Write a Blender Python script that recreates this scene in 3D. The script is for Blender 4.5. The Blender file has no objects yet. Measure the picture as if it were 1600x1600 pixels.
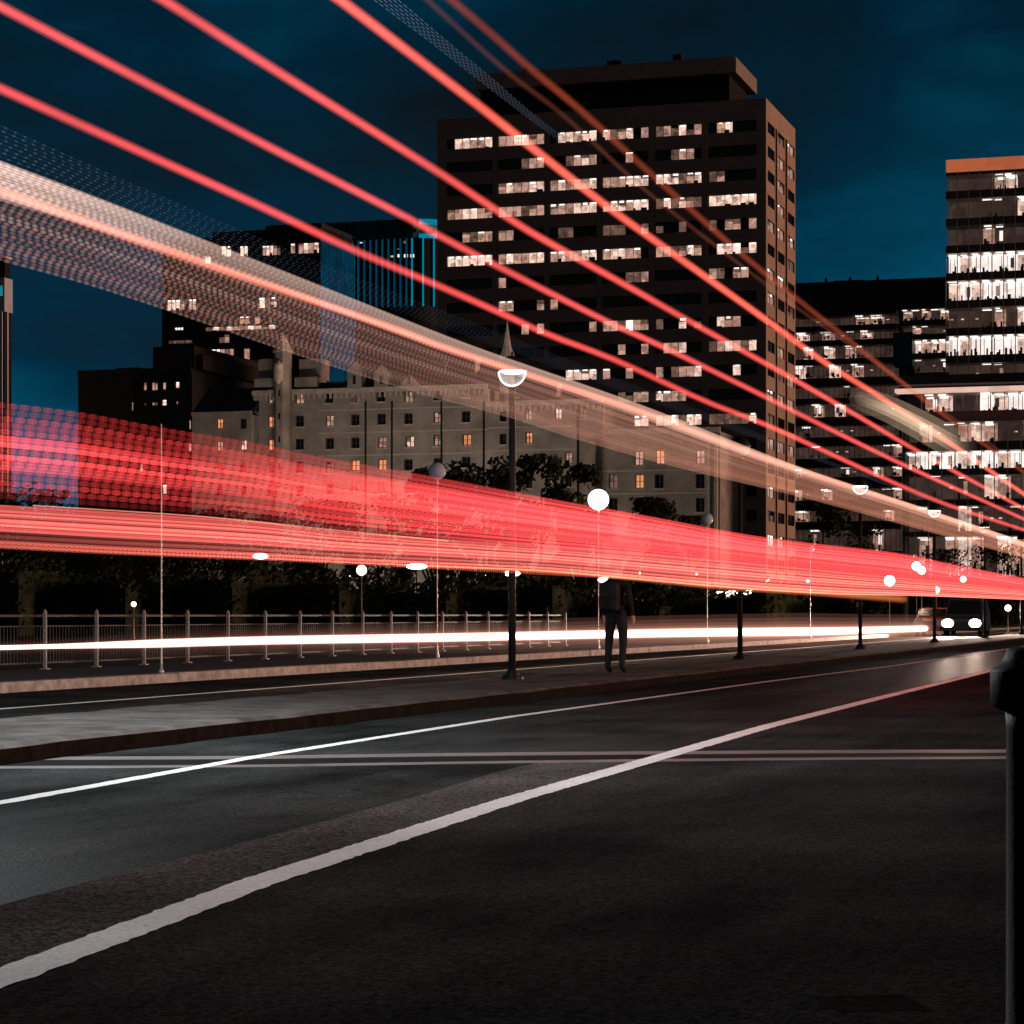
import bpy, bmesh, math, random
from mathutils import Vector, Matrix
random.seed(7)
R = math.radians
S = bpy.context.scene

# ------------------------------------------------------------------ camera
EYE = 1.1            # lens height above the road
F = 3700.0           # focal length in photo pixels (photo is 1600 wide)
CX, HZ = 800.0, 960.0
cd = bpy.data.cameras.new("Camera")
cam = bpy.data.objects.new("Camera", cd)
S.collection.objects.link(cam)
S.camera = cam
cd.sensor_width = 36.0
cd.lens = F / 1600.0 * 36.0
cd.shift_y = (HZ - 800.0) / 1600.0
cd.clip_start, cd.clip_end = 0.1, 6000.0
cam.location = (0, 0, EYE)
cam.rotation_euler = (R(90), 0, 0)
TH = R(17.28)        # the street runs this far to the right of the view axis
U = (math.sin(TH), math.cos(TH))
N = (-math.cos(TH), math.sin(TH))     # to the left of the street

# ------------------------------------------------------------------ world
W = bpy.data.worlds.new("World")
S.world = W
W.use_nodes = True
nt = W.node_tree
nt.nodes.clear()
def nd(t, typ, **kw):
    n = t.nodes.new(typ)
    for k, v in kw.items():
        if k in n.inputs: n.inputs[k].default_value = v
        else: setattr(n, k, v)
    return n
sky = nd(nt, 'ShaderNodeTexSky', sky_type='NISHITA', sun_disc=False)
sky.sun_elevation = R(1.5); sky.sun_rotation = R(110)
sky.air_density = 1.0; sky.dust_density = 0.4; sky.ozone_density = 5.0
tc = nd(nt, 'ShaderNodeTexCoord')
mp = nd(nt, 'ShaderNodeMapping'); mp.inputs['Scale'].default_value = (1.0, 1.0, 2.6)
mp.inputs['Location'].default_value = (0.62, 0.3, 0.35)
nz = nd(nt, 'ShaderNodeTexNoise'); nz.inputs['Scale'].default_value = 4.2; nz.inputs['Detail'].default_value = 7.0; nz.inputs['Roughness'].default_value = 0.5
cr = nd(nt, 'ShaderNodeValToRGB')
cr.color_ramp.elements[0].position = 0.34; cr.color_ramp.elements[0].color = (0.006, 0.012, 0.018, 1)
cr.color_ramp.elements[1].position = 0.72; cr.color_ramp.elements[1].color = (0.001, 0.105, 0.195, 1)
e = cr.color_ramp.elements.new(0.52); e.color = (0.001, 0.029, 0.060, 1)
bw = nd(nt, 'ShaderNodeRGBToBW')
mr = nd(nt, 'ShaderNodeMapRange'); mr.inputs['From Min'].default_value = 0.0; mr.inputs['From Max'].default_value = 1.0
mr.inputs['To Min'].default_value = 6.0; mr.inputs['To Max'].default_value = 12.0
mx = nd(nt, 'ShaderNodeMix', data_type='RGBA', blend_type='MULTIPLY'); mx.inputs[0].default_value = 1.0
bg = nd(nt, 'ShaderNodeBackground'); bg.inputs['Strength'].default_value = 0.1
ow = nd(nt, 'ShaderNodeOutputWorld')
L = nt.links.new
L(tc.outputs['Generated'], mp.inputs['Vector']); L(mp.outputs['Vector'], nz.inputs['Vector'])
L(nz.outputs['Fac'], cr.inputs['Fac'])
L(sky.outputs['Color'], bw.inputs['Color']); L(bw.outputs['Val'], mr.inputs['Value'])
# dusk: the sky is lightest low down ahead and falls off overhead and behind
sx_ = nd(nt, 'ShaderNodeSeparateXYZ'); L(tc.outputs['Generated'], sx_.inputs[0])
e1 = nd(nt, 'ShaderNodeMapRange', interpolation_type='SMOOTHSTEP'); e1.inputs['From Min'].default_value = 0.10; e1.inputs['From Max'].default_value = 0.42; e1.inputs['To Min'].default_value = 1.0; e1.inputs['To Max'].default_value = 0.16
e2 = nd(nt, 'ShaderNodeMapRange', interpolation_type='SMOOTHSTEP'); e2.inputs['From Min'].default_value = -0.3; e2.inputs['From Max'].default_value = 0.85; e2.inputs['To Min'].default_value = 0.18; e2.inputs['To Max'].default_value = 1.0
L(sx_.outputs['Z'], e1.inputs['Value']); L(sx_.outputs['Y'], e2.inputs['Value'])
em_ = nd(nt, 'ShaderNodeMath', operation='MULTIPLY'); L(e1.outputs['Result'], em_.inputs[0]); L(e2.outputs['Result'], em_.inputs[1])
em2 = nd(nt, 'ShaderNodeMath', operation='MULTIPLY'); L(em_.outputs[0], em2.inputs[0]); L(mr.outputs['Result'], em2.inputs[1])
L(cr.outputs['Color'], mx.inputs[6]); L(em2.outputs[0], mx.inputs[7])
cg_ = nd(nt, 'ShaderNodeMapRange', interpolation_type='SMOOTHSTEP'); cg_.inputs['From Min'].default_value = 0.25; cg_.inputs['From Max'].default_value = -0.5
cg_.inputs['To Min'].default_value = 0.0; cg_.inputs['To Max'].default_value = 1.0
L(sx_.outputs['Y'], cg_.inputs['Value'])
wm = nd(nt, 'ShaderNodeMix', data_type='RGBA'); wm.inputs[7].default_value = (0.42, 0.35, 0.325, 1)     # warm fill added behind the lens, as city glow on cloud
L(cg_.outputs['Result'], wm.inputs[0]); L(mx.outputs[2], wm.inputs[6])
L(wm.outputs[2], bg.inputs['Color']); L(bg.outputs['Background'], ow.inputs['Surface'])

# ------------------------------------------------------------------ the one sun: low from the right, added as city glow and afterglow on side walls
sd = bpy.data.lights.new("Sun", 'SUN'); sd.energy = 2.0; sd.angle = R(8); sd.color = (1.0, 0.55, 0.38)
so = bpy.data.objects.new("Sun", sd); S.collection.objects.link(so)
lx, ly, lz = 1.0, 0.06, 0.045
sdir = Vector((lx * math.cos(TH) + ly * math.sin(TH), -lx * math.sin(TH) + ly * math.cos(TH), lz)).normalized()
so.rotation_euler = (-sdir).to_track_quat('-Z', 'Y').to_euler()

# ------------------------------------------------------------------ view and render
S.view_settings.view_transform = 'Standard'
S.view_settings.look = 'None'
S.view_settings.exposure = 0.0
S.view_settings.gamma = 1.0
S.render.engine = 'CYCLES'
S.cycles.use_denoising = True
S.cycles.transparent_max_bounces = 96
S.cycles.max_bounces = 5
S.cycles.diffuse_bounces = 2
S.cycles.glossy_bounces = 3
S.cycles.sample_clamp_indirect = 3.0
S.cycles.use_light_tree = True

# ================================================================== helpers
COL = S.collection
def px_ground(px, py, z=0.0):
    d = F * (EYE - z) / (py - HZ)
    return Vector(((px - CX) / F * d, d, z))
def px_at(px, py, d):
    return Vector(((px - CX) / F * d, d, EYE + (HZ - py) / F * d))
def px_plane(px, py, lat):
    """point seen at (px,py) on the upright plane lat metres left of the lens along the street"""
    r = (px - CX) / F
    d = lat / (r * N[0] + N[1])
    return px_at(px, py, d)
def st(a, l, z=0.0):
    """street coordinates: a metres along, l metres to the left"""
    return Vector((U[0] * a + N[0] * l, U[1] * a + N[1] * l, z))
def to_st(p):
    return p.x * U[0] + p.y * U[1], p.x * N[0] + p.y * N[1]

class MB:
    def __init__(s): s.v = []; s.f = []; s.m = []; s.uv = None
    def quad(s, a, b, c, d, m=0):
        i = len(s.v); s.v += [tuple(a), tuple(b), tuple(c), tuple(d)]; s.f.append((i, i+1, i+2, i+3)); s.m.append(m)
    def poly(s, pts, m=0):
        i = len(s.v); s.v += [tuple(p) for p in pts]; s.f.append(tuple(range(i, i+len(pts)))); s.m.append(m)
    def box(s, x0, x1, y0, y1, z0, z1, m=0, mp=None):
        c = [(x0,y0,z0),(x1,y0,z0),(x1,y1,z0),(x0,y1,z0),(x0,y0,z1),(x1,y0,z1),(x1,y1,z1),(x0,y1,z1)]
        if mp: c = [mp(*p) for p in c]
        i = len(s.v); s.v += [tuple(p) for p in c]
        for q in ((0,3,2,1),(4,5,6,7),(0,1,5,4),(1,2,6,5),(2,3,7,6),(3,0,4,7)):
            s.f.append(tuple(i+k for k in q)); s.m.append(m)
    def lathe(s, prof, cx=0, cy=0, n=20, m=0, a0=0.0):
        """prof: list of (r,z)"""
        i = len(s.v)
        for r, z in prof:
            for k in range(n):
                a = 2*math.pi*k/n + a0
                s.v.append((cx + r*math.cos(a), cy + r*math.sin(a), z))
        for j in range(len(prof)-1):
            for k in range(n):
                k2 = (k+1) % n
                s.f.append((i+j*n+k, i+j*n+k2, i+(j+1)*n+k2, i+(j+1)*n+k)); s.m.append(m)
        if prof[0][0] > 1e-4: s.f.append(tuple(i+k for k in reversed(range(n)))); s.m.append(m)
        if prof[-1][0] > 1e-4:
            j = len(prof)-1; s.f.append(tuple(i+j*n+k for k in range(n))); s.m.append(m)
    def tube(s, pts, rads, n=8, m=0, cap=True):
        i = len(s.v); P = [Vector(p) for p in pts]
        for k, p in enumerate(P):
            t = (P[min(k+1, len(P)-1)] - P[max(k-1, 0)]).normalized()
            up = Vector((0,0,1)) if abs(t.z) < 0.95 else Vector((1,0,0))
            a = t.cross(up).normalized(); b = a.cross(t).normalized()
            for j in range(n):
                an = 2*math.pi*j/n
                q = p + a*math.cos(an)*rads[k] + b*math.sin(an)*rads[k]
                s.v.append(tuple(q))
        for k in range(len(P)-1):
            for j in range(n):
                j2 = (j+1) % n
                s.f.append((i+k*n+j, i+k*n+j2, i+(k+1)*n+j2, i+(k+1)*n+j)); s.m.append(m)
        if cap:
            s.f.append(tuple(i+j for j in reversed(range(n)))); s.m.append(m)
            k = len(P)-1; s.f.append(tuple(i+k*n+j for j in range(n))); s.m.append(m)
    def build(s, name, mats, parent=None, smooth=False, bevel=0.0):
        me = bpy.data.meshes.new(name); me.from_pydata(s.v, [], s.f)
        if not isinstance(mats, (list, tuple)): mats = [mats]
        for q in mats: me.materials.append(q)
        for p, k in zip(me.polygons, s.m): p.material_index = k; p.use_smooth = smooth
        me.update()
        o = bpy.data.objects.new(name, me); COL.objects.link(o)
        if parent: o.parent = parent
        if bevel:
            b = o.modifiers.new("bevel", 'BEVEL'); b.width = bevel; b.segments = 2; b.limit_method = 'ANGLE'
        return o
def tag(o, label=None, cat=None, group=None, kind=None):
    if label: o['label'] = label
    if cat: o['category'] = cat
    if group: o['group'] = group
    if kind: o['kind'] = kind
    return o
def empty(name, loc=(0,0,0), rz=0.0):
    o = bpy.data.objects.new(name, None); COL.objects.link(o); o.location = loc; o.rotation_euler = (0,0,rz); o.empty_display_size = 0.3
    return o
def copy_tree(o, parent=None):
    c = o.copy(); COL.objects.link(c)
    if parent: c.parent = parent
    for ch in [x for x in S.objects if x.parent == o]:
        copy_tree(ch, c)
    return c

# ------------------------------------------------------------------ materials
def mat(name, col, rough=0.7, metal=0.0, noise=0.0, nscale=5.0, bump=0.0, bscale=60.0, spec=0.12, col2=None, coords='Object', stretch=None):
    m = bpy.data.materials.new(name); m.use_nodes = True
    t = m.node_tree; b = t.nodes['Principled BSDF']
    b.inputs['Roughness'].default_value = rough; b.inputs['Metallic'].default_value = metal
    b.inputs['Specular IOR Level'].default_value = spec
    b.inputs['Base Color'].default_value = (*col, 1)
    tcn = nd(t, 'ShaderNodeTexCoord'); src = tcn.outputs[coords]
    if stretch:
        mpn = nd(t, 'ShaderNodeMapping'); mpn.inputs['Scale'].default_value = stretch[:3]
        if len(stretch) > 3: mpn.inputs['Rotation'].default_value = (0, 0, stretch[3])
        t.links.new(src, mpn.inputs['Vector']); src = mpn.outputs['Vector']
    if noise or col2:
        n = nd(t, 'ShaderNodeTexNoise'); n.inputs['Scale'].default_value = nscale; n.inputs['Detail'].default_value = 8; n.inputs['Roughness'].default_value = 0.65
        t.links.new(src, n.inputs['Vector'])
        r = nd(t, 'ShaderNodeValToRGB')
        c2 = col2 if col2 else tuple(c*(1-noise) for c in col)
        c1 = col if col2 else tuple(min(1, c*(1+noise)) for c in col)
        r.color_ramp.elements[0].position = 0.36; r.color_ramp.elements[0].color = (*c2, 1)
        r.color_ramp.elements[1].position = 0.64; r.color_ramp.elements[1].color = (*c1, 1)
        t.links.new(n.outputs['Fac'], r.inputs['Fac']); t.links.new(r.outputs['Color'], b.inputs['Base Color'])
    if bump:
        n2 = nd(t, 'ShaderNodeTexNoise'); n2.inputs['Scale'].default_value = bscale; n2.inputs['Detail'].default_value = 4
        t.links.new(tcn.outputs[coords], n2.inputs['Vector'])
        bp = nd(t, 'ShaderNodeBump'); bp.inputs['Strength'].default_value = bump; bp.inputs['Distance'].default_value = 0.02
        t.links.new(n2.outputs['Fac'], bp.inputs['Height']); t.links.new(bp.outputs['Normal'], b.inputs['Normal'])
    return m
def emit(name, col, strength, noise=0.0, nscale=1.0, sample=False, stretch=(1,1,1)):
    m = bpy.data.materials.new(name); m.use_nodes = True
    t = m.node_tree; t.nodes.clear()
    o = nd(t, 'ShaderNodeOutputMaterial'); e = nd(t, 'ShaderNodeEmission')
    e.inputs['Color'].default_value = (*col, 1); e.inputs['Strength'].default_value = strength
    if noise:
        tcn = nd(t, 'ShaderNodeTexCoord'); mpn = nd(t, 'ShaderNodeMapping'); mpn.inputs['Scale'].default_value = stretch
        n = nd(t, 'ShaderNodeTexVoronoi'); n.inputs['Scale'].default_value = nscale; n.distance = 'CHEBYCHEV'
        n2 = nd(t, 'ShaderNodeTexNoise'); n2.inputs['Scale'].default_value = nscale*1.7; n2.inputs['Detail'].default_value = 3
        t.links.new(tcn.outputs['Object'], mpn.inputs['Vector']); t.links.new(mpn.outputs['Vector'], n.inputs['Vector']); t.links.new(mpn.outputs['Vector'], n2.inputs['Vector'])
        bwn = nd(t, 'ShaderNodeRGBToBW'); t.links.new(n.outputs['Color'], bwn.inputs['Color'])
        ad = nd(t, 'ShaderNodeMath', operation='ADD'); t.links.new(bwn.outputs['Val'], ad.inputs[0]); t.links.new(n2.outputs['Fac'], ad.inputs[1])
        r = nd(t, 'ShaderNodeMapRange'); r.inputs['From Min'].default_value = 0.5; r.inputs['From Max'].default_value = 1.5
        r.inputs['To Min'].default_value = strength*(1-noise); r.inputs['To Max'].default_value = strength*(1+noise)
        t.links.new(ad.outputs[0], r.inputs['Value']); t.links.new(r.outputs['Result'], e.inputs['Strength'])
    t.links.new(e.outputs['Emission'], o.inputs['Surface'])
    m.cycles.emission_sampling = 'AUTO' if sample else 'NONE'
    return m
def trail_mat(name, col, strength, dash=0.0, duty=0.5, clear=1.0, sample=False, soft=0.35):
    """glowing streak: gives off light and lets what is behind show through; dash = period of the lamp's flicker in metres along the streak"""
    m = bpy.data.materials.new(name); m.use_nodes = True
    t = m.node_tree; t.nodes.clear()
    o = nd(t, 'ShaderNodeOutputMaterial'); e = nd(t, 'ShaderNodeEmission'); tr = nd(t, 'ShaderNodeBsdfTransparent'); ad = nd(t, 'ShaderNodeAddShader')
    tr.inputs['Color'].default_value = (clear, clear, clear, 1)
    e.inputs['Color'].default_value = (*col, 1)
    at = nd(t, 'ShaderNodeAttribute'); at.attribute_name = 'power'
    ml = nd(t, 'ShaderNodeMath', operation='MULTIPLY'); ml.inputs[1].default_value = strength
    t.links.new(at.outputs['Fac'], ml.inputs[0])
    res = ml.outputs[0]
    if dash:
        al = nd(t, 'ShaderNodeAttribute'); al.attribute_name = 'along'
        mm = nd(t, 'ShaderNodeMath', operation='MULTIPLY'); mm.inputs[1].default_value = 2*math.pi/dash
        sn = nd(t, 'ShaderNodeMath', operation='SINE')
        mr2 = nd(t, 'ShaderNodeMapRange', interpolation_type='SMOOTHSTEP'); lo = math.cos(math.pi*duty)
        mr2.inputs['From Min'].default_value = lo - soft; mr2.inputs['From Max'].default_value = lo + soft
        mr2.inputs['To Min'].default_value = 0.09; mr2.inputs['To Max'].default_value = 1.0
        t.links.new(al.outputs['Fac'], mm.inputs[0]); t.links.new(mm.outputs[0], sn.inputs[0]); t.links.new(sn.outputs[0], mr2.inputs['Value'])
        m3 = nd(t, 'ShaderNodeMath', operation='MULTIPLY'); t.links.new(res, m3.inputs[0]); t.links.new(mr2.outputs['Result'], m3.inputs[1]); res = m3.outputs[0]
    t.links.new(res, e.inputs['Strength'])
    t.links.new(e.outputs['Emission'], ad.inputs[0]); t.links.new(tr.outputs['BSDF'], ad.inputs[1]); t.links.new(ad.outputs['Shader'], o.inputs['Surface'])
    m.cycles.emission_sampling = 'AUTO' if sample else 'NONE'
    return m

M = {}
def road_mat(name, c_hi, c_lo, grain, spec=0.012, crack=True, wear=None, rough=0.7, bump=0.5):
    m = bpy.data.materials.new(name); m.use_nodes = True; t = m.node_tree; b = t.nodes['Principled BSDF']; lk = t.links.new
    b.inputs['Roughness'].default_value = rough; b.inputs['Specular IOR Level'].default_value = spec
    tcn = nd(t, 'ShaderNodeTexCoord'); m1 = nd(t, 'ShaderNodeMapping'); m1.inputs['Rotation'].default_value = (0,0,TH); m2 = nd(t, 'ShaderNodeMapping'); m2.inputs['Scale'].default_value = (1.0,0.10,1.0)
    lk(tcn.outputs['Object'], m1.inputs['Vector']); lk(m1.outputs['Vector'], m2.inputs['Vector'])
    n1 = nd(t, 'ShaderNodeTexNoise'); n1.inputs['Scale'].default_value = 1.3; n1.inputs['Detail'].default_value = 7; n1.inputs['Roughness'].default_value = 0.7; lk(m2.outputs['Vector'], n1.inputs['Vector'])
    n2 = nd(t, 'ShaderNodeTexNoise'); n2.inputs['Scale'].default_value = 0.5; n2.inputs['Detail'].default_value = 8; lk(tcn.outputs['Object'], n2.inputs['Vector'])
    av = nd(t, 'ShaderNodeMath', operation='ADD'); lk(n1.outputs['Fac'], av.inputs[0]); lk(n2.outputs['Fac'], av.inputs[1])
    hv = nd(t, 'ShaderNodeMath', operation='MULTIPLY'); hv.inputs[1].default_value = 0.5; lk(av.outputs[0], hv.inputs[0])
    rp = nd(t, 'ShaderNodeValToRGB'); rp.color_ramp.elements[0].position = 0.40; rp.color_ramp.elements[0].color = (*c_lo,1); rp.color_ramp.elements[1].position = 0.60; rp.color_ramp.elements[1].color = (*c_hi,1); lk(hv.outputs[0], rp.inputs['Fac'])
    g1 = nd(t, 'ShaderNodeTexVoronoi'); g1.inputs['Scale'].default_value = 62.0; lk(tcn.outputs['Object'], g1.inputs['Vector'])
    bwn = nd(t, 'ShaderNodeRGBToBW'); lk(g1.outputs['Color'], bwn.inputs['Color'])
    gr = nd(t, 'ShaderNodeMapRange'); gr.inputs['From Min'].default_value = 0.2; gr.inputs['From Max'].default_value = 0.85; gr.inputs['To Min'].default_value = 1-grain; gr.inputs['To Max'].default_value = 1+grain*1.4; lk(bwn.outputs['Val'], gr.inputs['Value'])
    mm = nd(t, 'ShaderNodeMix', data_type='RGBA', blend_type='MULTIPLY'); mm.inputs[0].default_value = 1.0; lk(rp.outputs['Color'], mm.inputs[6]); lk(gr.outputs['Result'], mm.inputs[7])
    out = mm.outputs[2]
    if crack:
        wv = nd(t, 'ShaderNodeTexNoise'); wv.inputs['Scale'].default_value = 0.9; wv.inputs['Detail'].default_value = 5; lk(tcn.outputs['Object'], wv.inputs['Vector'])
        ad = nd(t, 'ShaderNodeMix', data_type='RGBA', blend_type='LINEAR_LIGHT'); ad.inputs[0].default_value = 0.55; lk(tcn.outputs['Object'], ad.inputs[6]); lk(wv.outputs['Color'], ad.inputs[7])
        vo = nd(t, 'ShaderNodeTexVoronoi', feature='DISTANCE_TO_EDGE'); vo.inputs['Scale'].default_value = 0.22; lk(ad.outputs[2], vo.inputs['Vector'])
        ck = nd(t, 'ShaderNodeMapRange'); ck.inputs['From Min'].default_value = 0.0; ck.inputs['From Max'].default_value = 0.0045; ck.inputs['To Min'].default_value = 0.5; ck.inputs['To Max'].default_value = 1.0; lk(vo.outputs['Distance'], ck.inputs['Value'])
        m3 = nd(t, 'ShaderNodeMix', data_type='RGBA', blend_type='MULTIPLY'); m3.inputs[0].default_value = 1.0; lk(out, m3.inputs[6]); lk(ck.outputs['Result'], m3.inputs[7]); out = m3.outputs[2]
    if wear:
        wn = nd(t, 'ShaderNodeTexNoise'); wn.inputs['Scale'].default_value = 16.0; wn.inputs['Detail'].default_value = 9; wn.inputs['Roughness'].default_value = 0.75; lk(tcn.outputs['Object'], wn.inputs['Vector'])
        wr = nd(t, 'ShaderNodeMapRange'); wr.inputs['From Min'].default_value = wear; wr.inputs['From Max'].default_value = wear+0.05; lk(wn.outputs['Fac'], wr.inputs['Value'])
        m4 = nd(t, 'ShaderNodeMix', data_type='RGBA'); m4.inputs[7].default_value = (0.05,0.05,0.05,1); lk(wr.outputs['Result'], m4.inputs[0]); lk(out, m4.inputs[6]); out = m4.outputs[2]
    lk(out, b.inputs['Base Color'])
    bp = nd(t, 'ShaderNodeBump'); bp.inputs['Strength'].default_value = bump; bp.inputs['Distance'].default_value = 0.006; lk(g1.outputs['Distance'], bp.inputs['Height']); lk(bp.outputs['Normal'], b.inputs['Normal'])
    return m
M['asphalt'] = road_mat('asphalt', (0.038,0.0405,0.039), (0.010,0.0105,0.0105), 0.45, spec=0.0015, rough=0.55, bump=0.35)
M['asphalt_new'] = road_mat('asphalt_coarse', (0.085,0.079,0.075), (0.046,0.043,0.041), 0.55, crack=False, spec=0.0)
M['asphalt_shade'] = road_mat('asphalt_shade', (0.044,0.040,0.039), (0.017,0.016,0.016), 0.4, crack=False, spec=0.0, rough=0.8, bump=0.5)
M['paint'] = road_mat('road_paint', (0.82,0.81,0.78), (0.68,0.67,0.65), 0.08, crack=False, wear=0.66)
M['paint_worn'] = road_mat('road_paint_worn', (0.78,0.77,0.76), (0.58,0.57,0.57), 0.10, crack=False, wear=0.64)
M['concrete'] = mat('median_concrete', (0.11,0.10,0.092), 0.85, nscale=2.2, col2=(0.042,0.038,0.036), bump=0.5, bscale=40)
M['kerb'] = mat('kerb_concrete', (0.42,0.39,0.36), 0.85, nscale=5.0, col2=(0.22,0.20,0.19), bump=0.5, bscale=40)
M['kerb_shade'] = mat('kerb_shade_face', (0.016,0.016,0.016), 0.95, nscale=6.0, col2=(0.008,0.008,0.008), bump=0.6, bscale=50, spec=0.05)  # near-black: shade on the median front, put into the colour
M['pavement'] = mat('pavement_slabs', (0.10,0.10,0.10), 0.85, nscale=3.0, col2=(0.06,0.06,0.06), bump=0.3, bscale=40)
M['steel_strip'] = mat('joint_steel', (0.24,0.205,0.20), 0.6, nscale=3.0, col2=(0.07,0.058,0.055), stretch=(0.5,9,1), spec=0.08)
M['rubber'] = mat('joint_rubber', (0.012,0.012,0.012), 0.8, noise=0.3, spec=0.02)
M['hatch'] = mat('hatch_iron', (0.022,0.018,0.017), 0.8, noise=0.4, nscale=30, spec=0.0)
M['grass'] = mat('dark_grass', (0.02,0.028,0.014), 0.95, noise=0.5, nscale=0.6)
M['black_iron'] = mat('black_painted_iron', (0.012,0.012,0.013), 0.5, noise=0.3, nscale=20, bump=0.05)
M['fence_paint'] = mat('railing_paint', (0.05,0.045,0.042), 0.55, noise=0.3, nscale=12)
M['post_paint'] = mat('railing_post_metal', (0.30,0.26,0.245), 0.5, noise=0.25, nscale=12)
M['tower'] = mat('tower_concrete', (0.24,0.195,0.185), 0.85, noise=0.12, nscale=0.25, bump=0.2, bscale=6)
M['tower_side'] = mat('tower_brown_panels', (0.36,0.26,0.20), 0.8, noise=0.12, nscale=0.3, bump=0.15, bscale=6)
M['groove'] = mat('dark_groove', (0.015,0.015,0.016), 0.7, noise=0.2)
M['glass'] = mat('dark_glass', (0.006,0.006,0.008), 0.2, noise=0.2, spec=0.3)
M['glass_teal'] = mat('teal_glass', (0.01,0.06,0.09), 0.12, noise=0.2)
M['mullion'] = mat('mullion_metal', (0.05,0.045,0.045), 0.5, noise=0.2)
M['dim'] = emit('lit_dim', (1.0,0.56,0.40), 0.13, 0.62, 1.15)
M['mid'] = emit('lit_mid', (1.0,0.56,0.42), 0.42, 0.62, 1.15)
M['bright'] = emit('lit_bright', (1.0,0.67,0.54), 0.80, 0.62, 1.15)
M['white'] = emit('lit_white', (1.0,0.84,0.76), 1.25, 0.25, 0.8)
M['amber'] = emit('lit_amber', (1.0,0.36,0.16), 0.75, 0.35, 0.9)
M['tealight'] = emit('lit_teal', (0.02,0.40,0.55), 0.5, 0.3, 0.7)
M['tubelight'] = emit('ceiling_lamp', (1.0,0.86,0.76), 1.8)
PANE = {'.': 'glass', 't': 'glass_teal', 'd': 'dim', 'm': 'mid', 'b': 'bright', 'w': 'white', 'a': 'amber', 'T': 'tealight'}
PANES = ['glass','glass_teal','dim','mid','bright','white','amber','tealight','mullion','tubelight']
PM = [M[k] for k in PANES]
PI = {c: PANES.index(v) for c, v in PANE.items()}
def stone(name, c1, c2, bw_=0.8, bh=0.35):
    m = bpy.data.materials.new(name); m.use_nodes = True; t = m.node_tree; b = t.nodes['Principled BSDF']; b.inputs['Roughness'].default_value = 0.9
    tcn = nd(t, 'ShaderNodeTexCoord'); sp = nd(t, 'ShaderNodeSeparateXYZ'); cb = nd(t, 'ShaderNodeCombineXYZ'); a = nd(t, 'ShaderNodeMath', operation='ADD')
    t.links.new(tcn.outputs['Object'], sp.inputs[0]); t.links.new(sp.outputs['X'], a.inputs[0]); t.links.new(sp.outputs['Y'], a.inputs[1])
    t.links.new(a.outputs[0], cb.inputs['X']); t.links.new(sp.outputs['Z'], cb.inputs['Y'])
    br = nd(t, 'ShaderNodeTexBrick'); br.inputs['Scale'].default_value = 1.0; br.inputs['Brick Width'].default_value = bw_; br.inputs['Row Height'].default_value = bh
    br.inputs['Color1'].default_value = (*c1,1); br.inputs['Color2'].default_value = (*c2,1); br.inputs['Mortar'].default_value = tuple(x*0.75 for x in c2)+(1,); br.inputs['Mortar Size'].default_value = 0.015
    t.links.new(cb.outputs[0], br.inputs['Vector'])
    n = nd(t, 'ShaderNodeTexNoise'); n.inputs['Scale'].default_value = 0.35; n.inputs['Detail'].default_value = 7
    t.links.new(tcn.outputs['Object'], n.inputs['Vector'])
    mr3 = nd(t, 'ShaderNodeMapRange'); mr3.inputs['From Min'].default_value = 0.3; mr3.inputs['From Max'].default_value = 0.7; mr3.inputs['To Min'].default_value = 0.6; mr3.inputs['To Max'].default_value = 1.15
    t.links.new(n.outputs['Fac'], mr3.inputs['Value'])
    mxx = nd(t, 'ShaderNodeMix', data_type='RGBA', blend_type='MULTIPLY'); mxx.inputs[0].default_value = 1.0
    t.links.new(br.outputs['Color'], mxx.inputs[6]); t.links.new(mr3.outputs['Result'], mxx.inputs[7]); t.links.new(mxx.outputs[2], b.inputs['Base Color'])
    return m
M['stone'] = stone('armoury_stone', (0.33,0.30,0.275), (0.285,0.26,0.24), 0.55, 0.24)
M['stone_trim'] = mat('pale_stone_trim', (0.42,0.38,0.35), 0.9, noise=0.2, nscale=1.5)
M['slate'] = mat('dark_slate_roof', (0.03,0.03,0.032), 0.7, noise=0.3, nscale=2)
M['red_trim'] = mat('dark_red_gutter', (0.09,0.03,0.03), 0.7, noise=0.2)
M['dark_brick'] = stone('dark_brick', (0.05,0.042,0.04), (0.035,0.03,0.03), 0.5, 0.2)
M['dark_wall'] = mat('dark_cladding', (0.03,0.03,0.033), 0.7, noise=0.2, nscale=0.5)
M['blue_wall'] = mat('blue_panel', (0.012,0.055,0.085), 0.5, noise=0.2, nscale=0.3)
M['pale_wall'] = mat('pale_blue_grey_panel', (0.42,0.44,0.52), 0.7, noise=0.1, nscale=0.3)
M['cornice_glow'] = emit('cornice_uplight_emission', (1.0,0.25,0.10), 0.42, 0.15, 0.3)  # copper cornice glows by itself, in place of uplighting
M['canopy_glow'] = emit('lit_canopy_edge', (1.0,0.62,0.50), 0.75, 0.2, 0.4)
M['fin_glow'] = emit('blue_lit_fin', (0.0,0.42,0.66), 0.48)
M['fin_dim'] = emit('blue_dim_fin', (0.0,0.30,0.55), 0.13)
M['leaf'] = mat('dark_leaves', (0.022,0.028,0.014), 0.8, noise=0.5, nscale=0.8)
M['bark'] = mat('bark', (0.02,0.017,0.014), 0.9, noise=0.4, nscale=6)

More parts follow.
